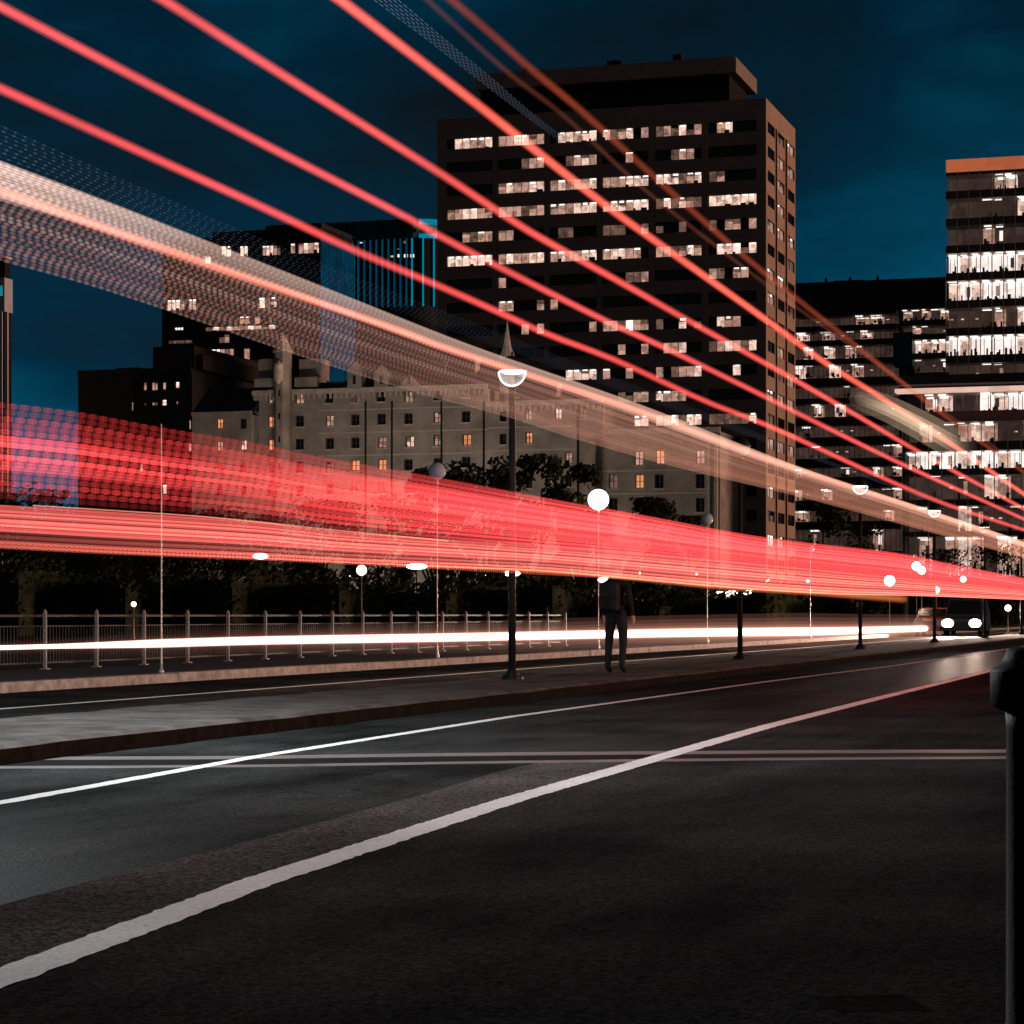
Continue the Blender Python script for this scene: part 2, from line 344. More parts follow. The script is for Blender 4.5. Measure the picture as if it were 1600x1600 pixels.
# ================================================================== ground, road, median, pavement
def sheet(name, a0, a1, l0, l1, z, m, na=1):
    mb = MB()
    for k in range(na):
        p, q = a0+(a1-a0)*k/na, a0+(a1-a0)*(k+1)/na
        mb.quad(st(p,l1,z), st(p,l0,z), st(q,l0,z), st(q,l1,z))
    return tag(mb.build(name, m), kind='structure')
g = MB(); g.quad((-3000,-200,-0.06),(3000,-200,-0.06),(3000,4500,-0.06),(-3000,4500,-0.06))
tag(g.build('ground', M['grass']), kind='structure')
sheet('road', -30, 700, -14, 8.75, 0.0, M['asphalt'])
o = sheet('road', -30, 700, 10.85, 16.62, 0.0, M['asphalt'])
# pavement along the railing with its kerb
kb = MB()
a = -10.0
while a < 420:
    ln = 3.0 + random.uniform(-0.3, 0.5)
    j = random.uniform(-0.012, 0.012)
    kb.box(a, a+ln-0.015, 16.62+j, 16.92, -0.02, 0.15+random.uniform(-0.006,0.006), 0, mp=lambda x,y,z: st(x,y,z))
    a += ln
tag(kb.build('kerb', M['kerb'], bevel=0.015), kind='structure')
sheet('pavement', -10, 420, 16.92, 20.6, 0.146, M['pavement'])
# median: a raised concrete island with a broken edge and a shade-coloured front face
md = MB()
NA = 220
edge = []
a0, a1 = 8.0, 400.0
rows = []
for k in range(NA+1):
    t = (k/NA)**1.8
    a = a0 + (a1-a0)*t
    l0 = 8.72 + random.uniform(-0.03, 0.03)
    l1 = 10.86
    rows.append((a, l0, l1, 0.15+random.uniform(-0.006,0.006)))
for (a,l0,l1,z), (b,m0,m1,w) in zip(rows[:-1], rows[1:]):
    md.quad(st(a,l0+0.06,z), st(b,m0+0.06,w), st(b,m1,w), st(a,l1,z), 0)
    md.quad(st(a,l0,z-0.03), st(b,m0,w-0.03), st(b,m0+0.06,w), st(a,l0+0.06,z), 0)
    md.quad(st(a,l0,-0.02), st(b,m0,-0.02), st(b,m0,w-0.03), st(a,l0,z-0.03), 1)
    md.quad(st(a,l1,-0.02), st(b,m1,-0.02), st(b,m1,w), st(a,l1,z), 0)
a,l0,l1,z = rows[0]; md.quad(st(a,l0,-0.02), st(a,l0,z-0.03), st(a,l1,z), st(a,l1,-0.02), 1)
tag(md.build('median', [M['concrete'], M['kerb_shade']]), kind='structure')

# painted lines
def line(name, pts, wid, m, z=0.004, jit=0.012, step=0.35, amax=220):
    """pts: list of (a,l); ragged painted line"""
    mb = MB(); seq = []
    for (p, q) in zip(pts[:-1], pts[1:]):
        n = max(1, int((q[0]-p[0])/step))
        if q[0]-p[0] > 60: n = 60
        for k in range(n): seq.append((p[0]+(q[0]-p[0])*k/n, p[1]+(q[1]-p[1])*k/n))
    seq.append(pts[-1])
    prev = None
    for a, l in seq:
        w0 = wid/2+random.uniform(-jit, jit*0.3); w1 = wid/2+random.uniform(-jit, jit*0.3)
        cur = (st(a, l-w0, z), st(a, l+w1, z))
        if prev: mb.quad(prev[0], cur[0], cur[1], prev[1])
        prev = cur
    return tag(mb.build(name, m), kind='structure')
def gpts(pix, z=0.0): return [to_st(px_ground(x, y, z)) for x, y in pix]
lp = gpts([(0,1530),(400,1380),(800,1250),(1200,1135),(1370,1092),(1540,1050)])
lp = [(lp[0][0]-6, lp[0][1]-0.26)] + lp + [(90, 5.0), (400, 5.3)]
line('lane_marking', lp, 0.19, M['paint_worn'], jit=0.012, step=0.06)
lq = gpts([(0,1255),(400,1183),(800,1120),(1200,1065),(1400,1040)])
lq = [(lq[0][0]-8, lq[0][1]-0.5)] + lq + [(90, 7.3), (400, 7.4)]
line('lane_marking', lq, 0.14, M['paint'], jit=0.010, step=0.08)
line('lane_marking', [(5,13.75),(60,14.0),(400,14.2)], 0.12, M['paint'], jit=0.006)
line('lane_marking', [(31,11.62),(60,11.5),(400,11.5)], 0.11, M['paint'], jit=0.006)
# sheet whose asphalt tone stands for the weaker light on the near side of the right-hand line
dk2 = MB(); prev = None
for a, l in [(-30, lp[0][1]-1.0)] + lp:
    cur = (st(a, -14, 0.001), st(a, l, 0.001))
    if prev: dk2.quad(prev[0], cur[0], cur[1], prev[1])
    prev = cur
tag(dk2.build('road_surface', M['asphalt_shade']), kind='structure')
# the strip of coarse asphalt beside the right-hand line
cs = MB()
seam = gpts([(-420,1560),(-160,1462),(0,1415),(200,1362),(400,1312),(650,1245),(775,1207),(880,1183)])
prev = None
for a, l in seam:
    k = [ (p,q) for p,q in zip(lp[:-1], lp[1:]) if p[0] <= a <= q[0] ][0]
    f = (a-k[0][0])/(k[1][0]-k[0][0]); ll = k[0][1]+(k[1][1]-k[0][1])*f
    cur = (st(a, ll, 0.002), st(a, l, 0.002))
    if prev: cs.quad(prev[0], cur[0], cur[1], prev[1])
    prev = cur
tag(cs.build('road_repair', M['asphalt_new']), kind='structure')
# bridge expansion joint: two steel strips with a rubber seal between
def strip(name, pix_top, pix_bot, z, m):
    mb = MB(); A = [px_ground(x,y,0) for x,y in pix_top]; B = [px_ground(x,y,0) for x,y in pix_bot]
    for i in range(len(A)-1):
        q = [A[i], A[i+1], B[i+1], B[i]]
        mb.quad(*[(p.x,p.y,z) for p in q])
    return tag(mb.build(name, m), kind='structure')
xs = [-30, 200, 400, 600, 800, 1000, 1200, 1400, 1600]
ya = [1185.5,1185,1184,1181,1178.5,1177,1175.5,1174.5,1174]
yb = [1199.5,1198.5,1197,1194,1191,1188.5,1186.5,1185,1184]
strip('road_joint', [(x,y-2.6) for x,y in zip(xs,ya)], [(x,y+2.4) for x,y in zip(xs,ya)], 0.0025, M['steel_strip'])
strip('road_joint', [(x,y-1.9) for x,y in zip(xs,yb)], [(x,y+2.1) for x,y in zip(xs,yb)], 0.0025, M['steel_strip'])
strip('road_joint', [(x,y+2.6) for x,y in zip(xs,ya)], [(x,y-2.1) for x,y in zip(xs,yb)], 0.0022, M['rubber'])
# ================================================================== building kit
class Face:
    """upright facade through the ground point at pixel px, depth d; front faces run across the street grid, side faces along it"""
    def __init__(s, px, d, side=False):
        s.O = Vector(((px-CX)/F*d, d)); s.side = side
        s.ax = Vector(U) if side else Vector((math.cos(TH), -math.sin(TH)))
    def s_(s, px):
        r = (px-CX)/F
        # O + k*ax = t*(r,1)
        k = (r*s.O.y - s.O.x)/(s.ax.x - r*s.ax.y)
        return k
    def depth(s, px): return s.O.y + s.s_(px)*s.ax.y
    def z(s, px, py): return EYE + (HZ-py)/F*s.depth(px)
def root(name, face, label, cat, group=None):
    o = empty(name, (face.O.x, face.O.y, 0), -TH)
    return tag(o, label, cat, group)
def fm(off=0.0, base=0.0): return lambda s, d, z: (s, base+d, z)          # front facade: s right, d back
def sm(x0=0.0): return lambda s, d, z: (x0-d, s, z)                       # right side facade: s back, d inward
def wall_holes(mb, mp, s0, s1, z0, z1, holes, depth=0.35, m=0, mr_=None):
    mr_ = m if mr_ is None else mr_
    ss = sorted({s0, s1, *[h[0] for h in holes], *[h[1] for h in holes]}); zs = sorted({z0, z1, *[h[2] for h in holes], *[h[3] for h in holes]})
    hs = set()
    for h in holes:
        for i in range(len(ss)-1):
            if ss[i] >= h[0]-1e-6 and ss[i+1] <= h[1]+1e-6:
                for j in range(len(zs)-1):
                    if zs[j] >= h[2]-1e-6 and zs[j+1] <= h[3]+1e-6: hs.add((i,j))
    for j in range(len(zs)-1):
        i = 0
        while i < len(ss)-1:
            if (i,j) in hs: i += 1; continue
            k = i
            while k+1 < len(ss)-1 and (k+1,j) not in hs: k += 1
            mb.quad(mp(ss[i],0,zs[j]), mp(ss[k+1],0,zs[j]), mp(ss[k+1],0,zs[j+1]), mp(ss[i],0,zs[j+1]), m)
            i = k+1
    for a, b, c, d in [h[:4] for h in holes]:
        mb.quad(mp(a,0,c), mp(a,0,d), mp(a,depth,d), mp(a,depth,c), mr_); mb.quad(mp(b,0,c), mp(b,depth,c), mp(b,depth,d), mp(b,0,d), mr_)
        mb.quad(mp(a,0,c), mp(a,depth,c), mp(b,depth,c), mp(b,0,c), mr_); mb.quad(mp(a,0,d), mp(b,0,d), mp(b,depth,d), mp(a,depth,d), mr_)
rw = random.Random(11)
def window(parent, mp, s0, s1, z0, z1, states, depth=0.33, name='window', bar=0.06, lamps=True, cross=False):
    mb = MB(); n = len(states); w = (s1-s0)/n
    for i, c in enumerate(states):
        a, b = s0+i*w, s0+(i+1)*w
        zt = z1
        if c in 'bmd' and rw.random() < 0.22:                  # a blind part way down
            zt = z1-(z1-z0)*rw.uniform(0.2,0.5)
            mb.quad(mp(a,depth,zt), mp(b,depth,zt), mp(b,depth,z1), mp(a,depth,z1), PI['d' if c != 'd' else '.'])
        zb = z0
        if c in 'bw' and rw.random() < 0.4:                    # furniture against the glass
            zb = z0+(z1-z0)*rw.uniform(0.12,0.35)
            q = rw.uniform(0.2,0.8)
            mb.quad(mp(a,depth,z0), mp(a+(b-a)*q,depth,z0), mp(a+(b-a)*q,depth,zb), mp(a,depth,zb), PI['.'])
            mb.quad(mp(a+(b-a)*q,depth,z0), mp(b,depth,z0), mp(b,depth,zb), mp(a+(b-a)*q,depth,zb), PI[c])
        mb.quad(mp(a,depth,zb), mp(b,depth,zb), mp(b,depth,zt), mp(a,depth,zt), PI[c])
        if lamps and c in 'bwm' and rw.random() < (0.75 if c != 'm' else 0.3) and w > 0.6:
            h = (z1-z0)*rw.uniform(0.10,0.2); q0 = rw.uniform(0.05,0.3); q1 = rw.uniform(0.6,0.95)
            mb.box(a+w*q0, a+w*q1, depth-0.05, depth-0.02, z1-h-0.05, z1-0.05, 9, mp)
    for i in range(n+1):
        x = min(max(s0+i*w, s0+bar/2), s1-bar/2)
        mb.box(x-bar/2, x+bar/2, depth-0.09, depth+0.02, z0, z1, 8, mp)
    mb.box(s0+bar/2, s1-bar/2, depth-0.085, depth+0.02, z0, z0+bar, 8, mp); mb.box(s0+bar/2, s1-bar/2, depth-0.085, depth+0.02, z1-bar, z1, 8, mp)
    if cross: mb.box(s0+bar/2, s1-bar/2, depth-0.075, depth+0.02, (z0+z1)/2-bar/3, (z0+z1)/2+bar/3, 8, mp)
    return mb.build(name, PM, parent)

# ------------------------------------------------------------------ the office tower
fa = Face(1197, 370)
T = root('office_tower', fa, 'tall dark office tower with rows of lit ribbon windows and a brown right flank', 'building')
sl = fa.s_(683); zt = fa.z(1197, 153); DP = 25.0
cols = [(698,769),(778,850),(859,932),(941,1013),(1024,1096),(1107,1182)]
cs_ = [(fa.s_(a), fa.s_(b)) for a, b in cols]
zc = [fa.z(1145, 198+38*k) for k in range(22)]
hh = 0.86
LIT = {
 0: ['.bbmmb','mmbbmm','.bbmbb','bdmb.m','dmdbdm','.mb...'],
 1: ['......','...dmm','..dmbm','...m..','..dmm.','......'],
 2: ['......','mbmmbb','mbmmmb','mmmbbb','bbbdmb','dm....'],
 3: ['mmbbmm','mmmdmm','mmmbbb','mbbmbb','dbdbmd','bbbbbb'],
 4: ['..mdmm','mm....','.dd...','ddd..m','d..d..','d.mm.m'],
 5: ['bbbbbb','mbmmbb','mbmmbb','mbbmm.','mmdmbm','.bbwdb'],
 6: ['......','m.....','......','...ddm','......','md.mm.'],
 7: ['......','mm...m','m.....','t.....','..t...','......'],
 8: ['......','...m.m','..tt.m','mmdwmm','d..b.d','.bmm..'],
 9: ['......','......','......','..m..m','.mmb..','dmbmdb'],
 10:['......','......','..bbbb','m..m..','m.dmmb','...b..'],
 11:['......','......','......','..ddmm','bmmm..','......'],
 12:['......','......','..m...','..bbbb','mmbdbb','dddddb'],
}
wb = MB(); holes = []
for k in range(22):
    for a, b in cs_: holes.append((a, b, zc[k]-hh, zc[k]+hh))
holes = [h for h in holes if h[2] > 1.0]
wall_holes(wb, fm(), sl, 0, 0, zt, holes, 0.4, 0)
shol = []; sgrv = []
sf = Face(1197, 370, True)
scol = [(1199.5,1210.5),(1215.5,1226),(1231,1241.5)]
for a, b in scol:
    for k in range(22):
        if zc[k]-hh > 1: shol.append((sf.s_(a), sf.s_(b), zc[k]-hh, zc[k]+hh))
sgr = [(sf.s_(1211.6), sf.s_(1214.4)), (sf.s_(1227), sf.s_(1230))]
for a, b in sgr: sgrv.append((a, b, 0.5, zt-3.2))
wall_holes(wb, sm(), 0, DP, 0, zt, shol+sgrv, 0.4, 1)
wb.quad((sl,0,0),(sl,DP,0),(sl,DP,zt),(sl,0,zt),0); wb.quad((sl,DP,0),(0,DP,0),(0,DP,zt),(sl,DP,zt),0)
wb.quad((sl,0,zt),(0,0,zt),(0,DP,zt),(sl,DP,zt),0)
for i, (a, b) in enumerate(cs_[:-1]):                                  # slightly proud piers between the bays
    c = cs_[i+1][0]; wb.box(b+0.12, c-0.12, -0.16, 0.0, 0, zt-3.9, 0)
for a, b in sgrv and [(s[0], s[1]) for s in sgrv]: wb.quad(sm()(a,0.4,0.5), sm()(b,0.4,0.5), sm()(b,0.4,zt-3.2), sm()(a,0.4,zt-3.2), 2)
wb.build('wall', [M['tower'], M['tower_side'], M['groove']], T)
for k in range(22):
    for i, (a, b) in enumerate(cs_):
        if zc[k]-hh <= 1: continue
        if k in LIT: window(T, fm(), a, b, zc[k]-hh, zc[k]+hh, LIT[k][i], name='ribbon_window')
dk = MB()
for k in range(13, 22):
    for i, (a, b) in enumerate(cs_):
        if zc[k]-hh > 1: dk.quad((a,0.33,zc[k]-hh),(b,0.33,zc[k]-hh),(b,0.33,zc[k]+hh),(a,0.33,zc[k]+hh))
tag(dk.build('ribbon_window', M['glass'], T), kind='stuff')
SIDE = ['.dm','.mm','.m.','.m.','mmm','..d','mm.','m.d','...','.m.','.dm','mmm','d..','mmm','...','m..','d..','bmd','...','...','...','...']
for k in range(20):
    if zc[k]-hh <= 1: continue
    for j, (a, b) in enumerate(scol):
        c = SIDE[k][j]
        window(T, sm(), sf.s_(a), sf.s_(b), zc[k]-hh, zc[k]+hh, c+c if c != '.' else '..', name='window', depth=0.3)
# penthouse set back on the roof: dark recessed base, deep fascia above
pf = 6.0
def pz(py, px, back): return EYE + (HZ-py)/F*(fa.O.y + fa.s_(px)*fa.ax.y + back*math.cos(TH))
def px_local(px, back):            # local x of the vertical through px on the plane y=back
    Ox = fa.O.x + U[0]*back; Oy = fa.O.y + U[1]*back; r = (px-CX)/F
    return (r*Oy-Ox)/(math.cos(TH)+r*math.sin(TH))
pr, pl = px_local(1150, pf), px_local(745, pf)
ztop = pz(88, 1150, pf); zmid = pz(112, 1150, pf)
ph = MB(); ph.box(pl+0.2, pr-1.4, pf+1.4, DP-4, zt, zmid); ph.build('penthouse', M['groove'], T)
fb = MB(); fb.box(pl, pr, pf, DP-2.2, zmid, ztop); fb.box(pl+0.4, pr-0.4, pf+0.4, DP-2.6, ztop, ztop+0.25)
fb.build('penthouse_fascia', M['tower'], T)
for px, w, h in ((823,0.5,0.9),(960,1.1,0.9),(1059,0.7,1.2)):
    x = px_local(px, pf+2); v = MB(); v.box(x-w, x+w, pf+1.5, pf+3, ztop+0.25, ztop+0.25+h); v.lathe([(w*0.5,ztop+0.25+h),(w*0.55,ztop+0.35+h),(w*0.2,ztop+0.5+h)], x, pf+2.2, 10)
    v.build('roof_vent', M['groove'], T)

# ------------------------------------------------------------------ stone armoury with turrets
fq = Face(1125, 290)
A = root('stone_armoury', fq, 'castle-like grey stone armoury with a pointed turret and small square windows', 'building')
sx = fq.s_; zz = fq.z
DPA = 16.0
secs = [  # px left, px right, roof pixel y, windows [(px, py, state)], window half width px
 (395, 762, 612), (762, 942, 632), (942, 1125, 676)]
wins_a = {
 0: [(424.5,621,'m'),(468,622,'m'),(514,621,'.'),(555,620,'d'),(595,619,'.'),(638,620,'m'),(684,617,'.'),(728,612,'d'),
     (424.5,659,'a'),(468,658,'.'),(515,657,'m'),(555,656,'.'),(596,655,'.'),(638,654,'.'),(684,652,'m'),(728,651,'.'),
     (424.5,695,'a'),(468,694,'.'),(515,693,'.'),(555,692,'.'),(597,691,'m'),(640,690,'b'),(684,688,'m'),(729,687,'a'),
     (424.5,730,'.'),(468,730,'.'),(515,730,'d'),(555,727,'a'),(597,726,'a'),(638,726,'.'),(684,724,'.'),(728,722,'.'),
     (424.5,767,'.'),(468,766,'.'),(515,764,'.'),(555,763,'d'),(597,762,'d'),(638,762,'.'),(684,760,'.'),(728,758,'.')],
 1: [(786,650,'.'),(825,648,'m'),(872,646,'b'),(910,645,'d'),(786,686,'.'),(826,684,'a'),(847,716,'.'),(888,715,'m'),(925,712,'.'),(786,756,'.'),(826,754,'.'),(888,752,'.')],
 2: [(998,716,'m'),(1031,714,'a'),(1094,714,'m'),(958,752,'d'),(999,752,'a'),(1030,752,'.'),(1094,752,'.'),(1094,789,'.'),(999,789,'.'),(1030,789,'.'),(958,789,'.')]}
aw = MB()
for i, (p0, p1, py) in enumerate(secs):
    hol = []
    zr = zz((p0+p1)/2, py)
    for px, wy, c in wins_a[i]:
        hwp = 6.6 if i == 0 else (5.2 if i == 1 else 6.8)
        if px in (424.5,): hwp = 6.0
        a, b = sx(px-hwp), sx(px+hwp); d0, d1 = zz(px, wy+8.6), zz(px, wy-8.6)
        if i == 2: d0, d1 = zz(px, wy+11), zz(px, wy-11)
        hol.append((a, b, d0, d1))
        window(A, fm(), a, b, d0, d1, c+c, name='window', lamps=False, depth=0.4, bar=0.09, cross=True)
        sb_ = MB(); sb_.box(a-0.12, b+0.12, -0.1, 0.0, d0-0.2, d0); sb_.build('sill', M['stone_trim'], S.objects[-1] if False else A)
    wall_holes(aw, fm(), sx(p0), sx(p1), 0, zr, hol, 0.45, 0)
    aw.quad((sx(p1),0,0),(sx(p1),DPA,0),(sx(p1),DPA,zr),(sx(p1),0,zr),0); aw.quad((sx(p0),0,0),(sx(p0),DPA,0),(sx(p0),DPA,zr),(sx(p0),0,zr),0)
    aw.quad((sx(p0),0,zr),(sx(p1),0,zr),(sx(p1),DPA,zr),(sx(p0),DPA,zr),0)
    # corbel table under the parapet
    x = sx(p0)+0.3
    while i < 2 and x < sx(p1)-0.3:
        aw.box(x, x+0.28, -0.28, 0.0, zr-0.75, zr-0.1, 2); x += 0.75
    aw.box(sx(p0)-0.05, sx(p1)+(0.05 if i == 2 else 0), -0.34, -0.003, zr-0.1, zr+0.55, 2)
for p0, p1, ys in ((497,762,(639,675,711)),(762,900,(668,704)),(942,1104,(736,772))):
    for y in ys: aw.box(sx(p0)+0.02, sx(p1)-0.02, -0.07, -0.004, zz((p0+p1)/2,y), zz((p0+p1)/2,y)+0.16, 2)
# pilaster strips and downpipes
for px in (571.5, 612.5, 690, 756, 903):
    zr = zz(px, 616); aw.box(sx(px)-0.11, sx(px)+0.11, -0.17, 0.0, 0, zr-0.9, 1)
for px0, px1 in ((720,728.5),(745,770)):
    pass
aw.box(sx(1117), sx(1122), -0.5, 0.0, 0, zz(1120,694), 2); aw.box(sx(1106), sx(1110), -0.4, 0.0, 0, zz(1108,690), 2)
aw.box(sx(918), sx(933), -1.2, 0.0, 0, zz(925,690), 0)
aw.build('wall', [M['stone'], M['groove'], M['stone_trim']], A)
# octagonal stair turret with pyramid roof
tx = sx(445); zr = zz(445, 552)
tb = MB(); tb.lathe([(1.18,0),(1.18,zz(445,640)),(1.18,zr)], tx, -0.7, 8, 0, R(22.5))
for py in (584, 616, 652, 688, 730): tb.box(tx-0.12, tx+0.12, -1.86, -1.75, zz(445,py+5), zz(445,py-5), 1)
tu = tb.build('turret', [M['stone'], M['groove']], A)
tr_ = MB(); tr_.lathe([(1.34,zr),(1.34,zr+0.25),(0.08,zz(445,522)),(0.0,zz(445,518))], tx, -0.7, 8, 0, R(22.5)); tr_.build('turret_roof', M['stone_trim'], tu)
ob = MB(); ob.lathe([(0.05,zz(445,602)),(0.55,zz(445,596)),(0.6,zz(445,590)),(0.6,zz(445,572)),(0.1,zz(445,566))], tx, -2.1, 12); ob.build('oriel', M['stone_trim'], tu)
# battlement stage beside the turret, gabled pilasters, roofs, chimneys
bt = MB()
for p0, p1, y0, y1 in ((398,430,612,592),(461,496,612,590)):
    bt.box(sx(p0), sx(p1), -0.2, 3.0, zz(p0,612)+0.55, zz(p0,y1))
for p0, p1, y1 in ((398,428,560),(462,497,560)):
    bt.box(sx(p0), sx(p1), 1.2, 4.0, zz(p0,592), zz(p0,y1))
bt.build('parapet', M['stone'], A)
for px, hw, ybase, ytop in ((555,11,612,566),(597,11,612,570),(640,12,612,585)):
    gb = MB(); x0, x1 = sx(px-hw), sx(px+hw); zb = zz(px,ybase)+0.55; ze = zz(px,ytop+14); zp = zz(px,ytop)
    gb.box(x0, x1, -0.3, 1.2, zb, ze); gb.poly([(x0,-0.3,ze),(x1,-0.3,ze),((x0+x1)/2,-0.3,zp)]); gb.poly([(x0,1.2,ze),(x1,1.2,ze),((x0+x1)/2,1.2,zp)])
    gb.quad((x0,-0.3,ze),((x0+x1)/2,-0.3,zp),((x0+x1)/2,1.2,zp),(x0,1.2,ze)); gb.quad((x1,-0.3,ze),((x0+x1)/2,-0.3,zp),((x0+x1)/2,1.2,zp),(x1,1.2,ze))
    gb.box((x0+x1)/2-0.2, (x0+x1)/2+0.2, -0.36, -0.31, zb+0.4, zb+1.5, 1)
    gb.build('gable', [M['stone'], M['groove']], A)
def hip(p0, p1, pye, pyr, y0, y1, mname='roof'):
    h = MB(); x0, x1 = sx(p0), sx(p1); ze, zr = zz((p0+p1)/2,pye), zz((p0+p1)/2,pyr); dx = min(4.0,(x1-x0)*0.3); ym = (y0+y1)/2
    h.quad((x0,y0,ze),(x1,y0,ze),(x1-dx,ym,zr),(x0+dx,ym,zr)); h.quad((x0,y1,ze),(x1,y1,ze),(x1-dx,ym,zr),(x0+dx,ym,zr))
    h.poly([(x0,y0,ze),(x0+dx,ym,zr),(x0,y1,ze)]); h.poly([(x1,y0,ze),(x1-dx,ym,zr),(x1,y1,ze)])
    h.poly([(x0,y0,ze),(x1,y0,ze),(x1,y1,ze),(x0,y1,ze)])
    return h.build(mname, M['slate'], A)
hip(497, 760, 604, 566, 1.4, DPA); hip(764, 940, 626, 606, 1.4, DPA)
gt = MB(); gt.box(sx(497), sx(543), 0.9, 1.3, zz(520,606), zz(520,596)); gt.box(sx(568), sx(585), 0.9, 1.3, zz(577,606), zz(577,596)); gt.build('gutter', M['red_trim'], A)
for px, w, y0, y1 in ((660,5,604,560),(714,5,604,556),(845,4,620,596)):
    ch = MB(); ch.box(sx(px-w), sx(px+w), 6, 8, zz(px,y0), zz(px,y1)); ch.box(sx(px-w)-0.15, sx(px+w)+0.15, 5.85, 8.15, zz(px,y1), zz(px,y1)+0.35); ch.build('chimney', M['stone_trim'], A)
spx = sx(785); sp = MB(); sp.lathe([(1.0,zz(785,630)),(1.0,zz(785,560)),(1.1,zz(785,556)),(0.55,zz(785,540)),(0.02,zz(785,498))], spx, 2.0, 8); sp.build('spire', M['stone_trim'], A)
# lower left wing of the armoury: its own gabled block
fw = Face(394, 306)
AW = root('stone_wing', fw, 'low stone wing with a dark roof left of the turreted armoury', 'building')
ww = MB(); hol = []
for px, py, c in ((343,662,'a'),(380,662,'.'),(343,697,'m'),(380,695,'b'),(343,732,'.'),(380,731,'.'),(343,766,'.'),(380,766,'.')):
    a, b, c0, c1 = fw.s_(px-5), fw.s_(px+5), fw.z(px,py+8), fw.z(px,py-8); hol.append((a,b,c0,c1)); window(AW, fm(), a, b, c0, c1, c+c, lamps=False, depth=0.4, bar=0.09, cross=True)
wall_holes(ww, fm(), fw.s_(300), 0, 0, fw.z(394,648), hol, 0.45, 0); zq = fw.z(394,648); x0 = fw.s_(300)
ww.quad((x0,0,zq),(0,0,zq),(0,12,zq),(x0,12,zq)); ww.quad((x0,0,0),(x0,12,0),(x0,12,zq),(x0,0,zq)); ww.quad((0,0,0),(0,12,0),(0,12,zq),(0,0,zq))
ww.box(x0, 0, -0.25, 0.0, fw.z(394,648), fw.z(394,642)); ww.build('wall', M['stone'], AW)
rf = MB(); ze = fw.z(394,642); zp = fw.z(394,600)
rf.quad((x0,0,ze),(0,0,ze),(0,5,zp),(x0,5,zp)); rf.quad((x0,5,zp),(0,5,zp),(0,12,ze),(x0,12,ze)); rf.poly([(x0,0,ze),(x0,5,zp),(x0,12,ze)]); rf.poly([(0,0,ze),(0,5,zp),(0,12,ze)])
r_ = rf.build('roof', M['slate'], AW)
sk = MB(); sk.box(fw.s_(375), fw.s_(388), 2.2, 2.3, fw.z(381,631), fw.z(381,624)); sk.build('skylight', emit('skylight_lit', (0.8,1,0.92), 0.55), AW)

# ------------------------------------------------------------------ generic dark block with listed windows
def block(name, label, pxl, pxr, d, py_top, wins, m, depth=14.0, steps=(), parts=None):
    f = Face(pxr, d); T_ = root(name, f, label, 'building'); b = MB(); hol = []
    zt_ = f.z(pxr, py_top); x0 = f.s_(pxl)
    for (a, c, y0, y1, stt) in wins:
        s0, s1, z0, z1 = f.s_(a), f.s_(c), f.z((a+c)/2, y1), f.z((a+c)/2, y0)
        hol.append((s0,s1,z0,z1)); window(T_, fm(), s0, s1, z0, z1, stt, lamps=True, bar=0.08)
    wall_holes(b, fm(), x0, 0, 0, zt_, hol, 0.4, 0)
    b.quad((x0,0,0),(x0,depth,0),(x0,depth,zt_),(x0,0,zt_)); b.quad((0,0,0),(0,depth,0),(0,depth,zt_),(0,0,zt_)); b.quad((x0,0,zt_),(0,0,zt_),(0,depth,zt_),(x0,depth,zt_)); b.quad((x0,depth,0),(0,depth,0),(0,depth,zt_),(x0,depth,zt_))
    for (a, c, y1, k) in steps: b.box(f.s_(a), f.s_(c), 0.5+k*0.3, depth-1-k*0.3, zt_, f.z((a+c)/2, y1))
    b.box(x0-0.003, 0.003, -0.2, -0.003, zt_-0.5, zt_+0.35)
    b.build('wall', m, T_)
    return T_, f, zt_
# brick block with the row of amber windows
wl = [(223,229,597,610,'m'),(236,246,597,610,'mm'),(253,259,597,609,'m'),(273,280,596,610,'b'),(204,208,628,642,'m'),(224,228,628,634,'d'),(236,246,628,634,'md'),(252,260,624,634,'b'),(274,278,626,632,'m'),
      (294,298,656,671,'m'),(293,299,692,705,'m'),(217,223,724,737,'m'),(253,260,757,772,'b')]
block('brick_block', 'low dark brick building with four amber windows in a row', 122, 300, 330, 577, wl, M['dark_brick'], 30, steps=((180,215,574,0),(235,300,540,1),(300.2,312,552,2)))
# black office block with lit top floor, left of the blue finned building
wl = [(345,361,384,401,'bb'),(374,387,384,400,'bb'),(409,438,383,399,'mbbmd'),(453,461,380,396,'m'),(465,498,379,396,'mbmb'),(319,329,400,412,'b'),
      (260,288,468,485,'bbbm'),(294,306,467,484,'mb'),(404,432,464,481,'bdb'),(373,390,494,506,'mm'),(397,406,493,506,'m'),(419,425,495,505,'d'),
      (272,286,511,516,'www'),(320,430,509,516,'dbdbmdbmdb'),(341,358,522,536,'dm'),(322,365,545,562,'dmbmdm'),(380,390,544,562,'m'),(262,300,531,537,'ddd')]
blk, bf, bz = block('office_block', 'black office block with a lit top floor behind the beige streak', 253, 500, 420, 366, wl, M['dark_wall'], 17,
      steps=((330,500,358,0),(417,500,349,1)))
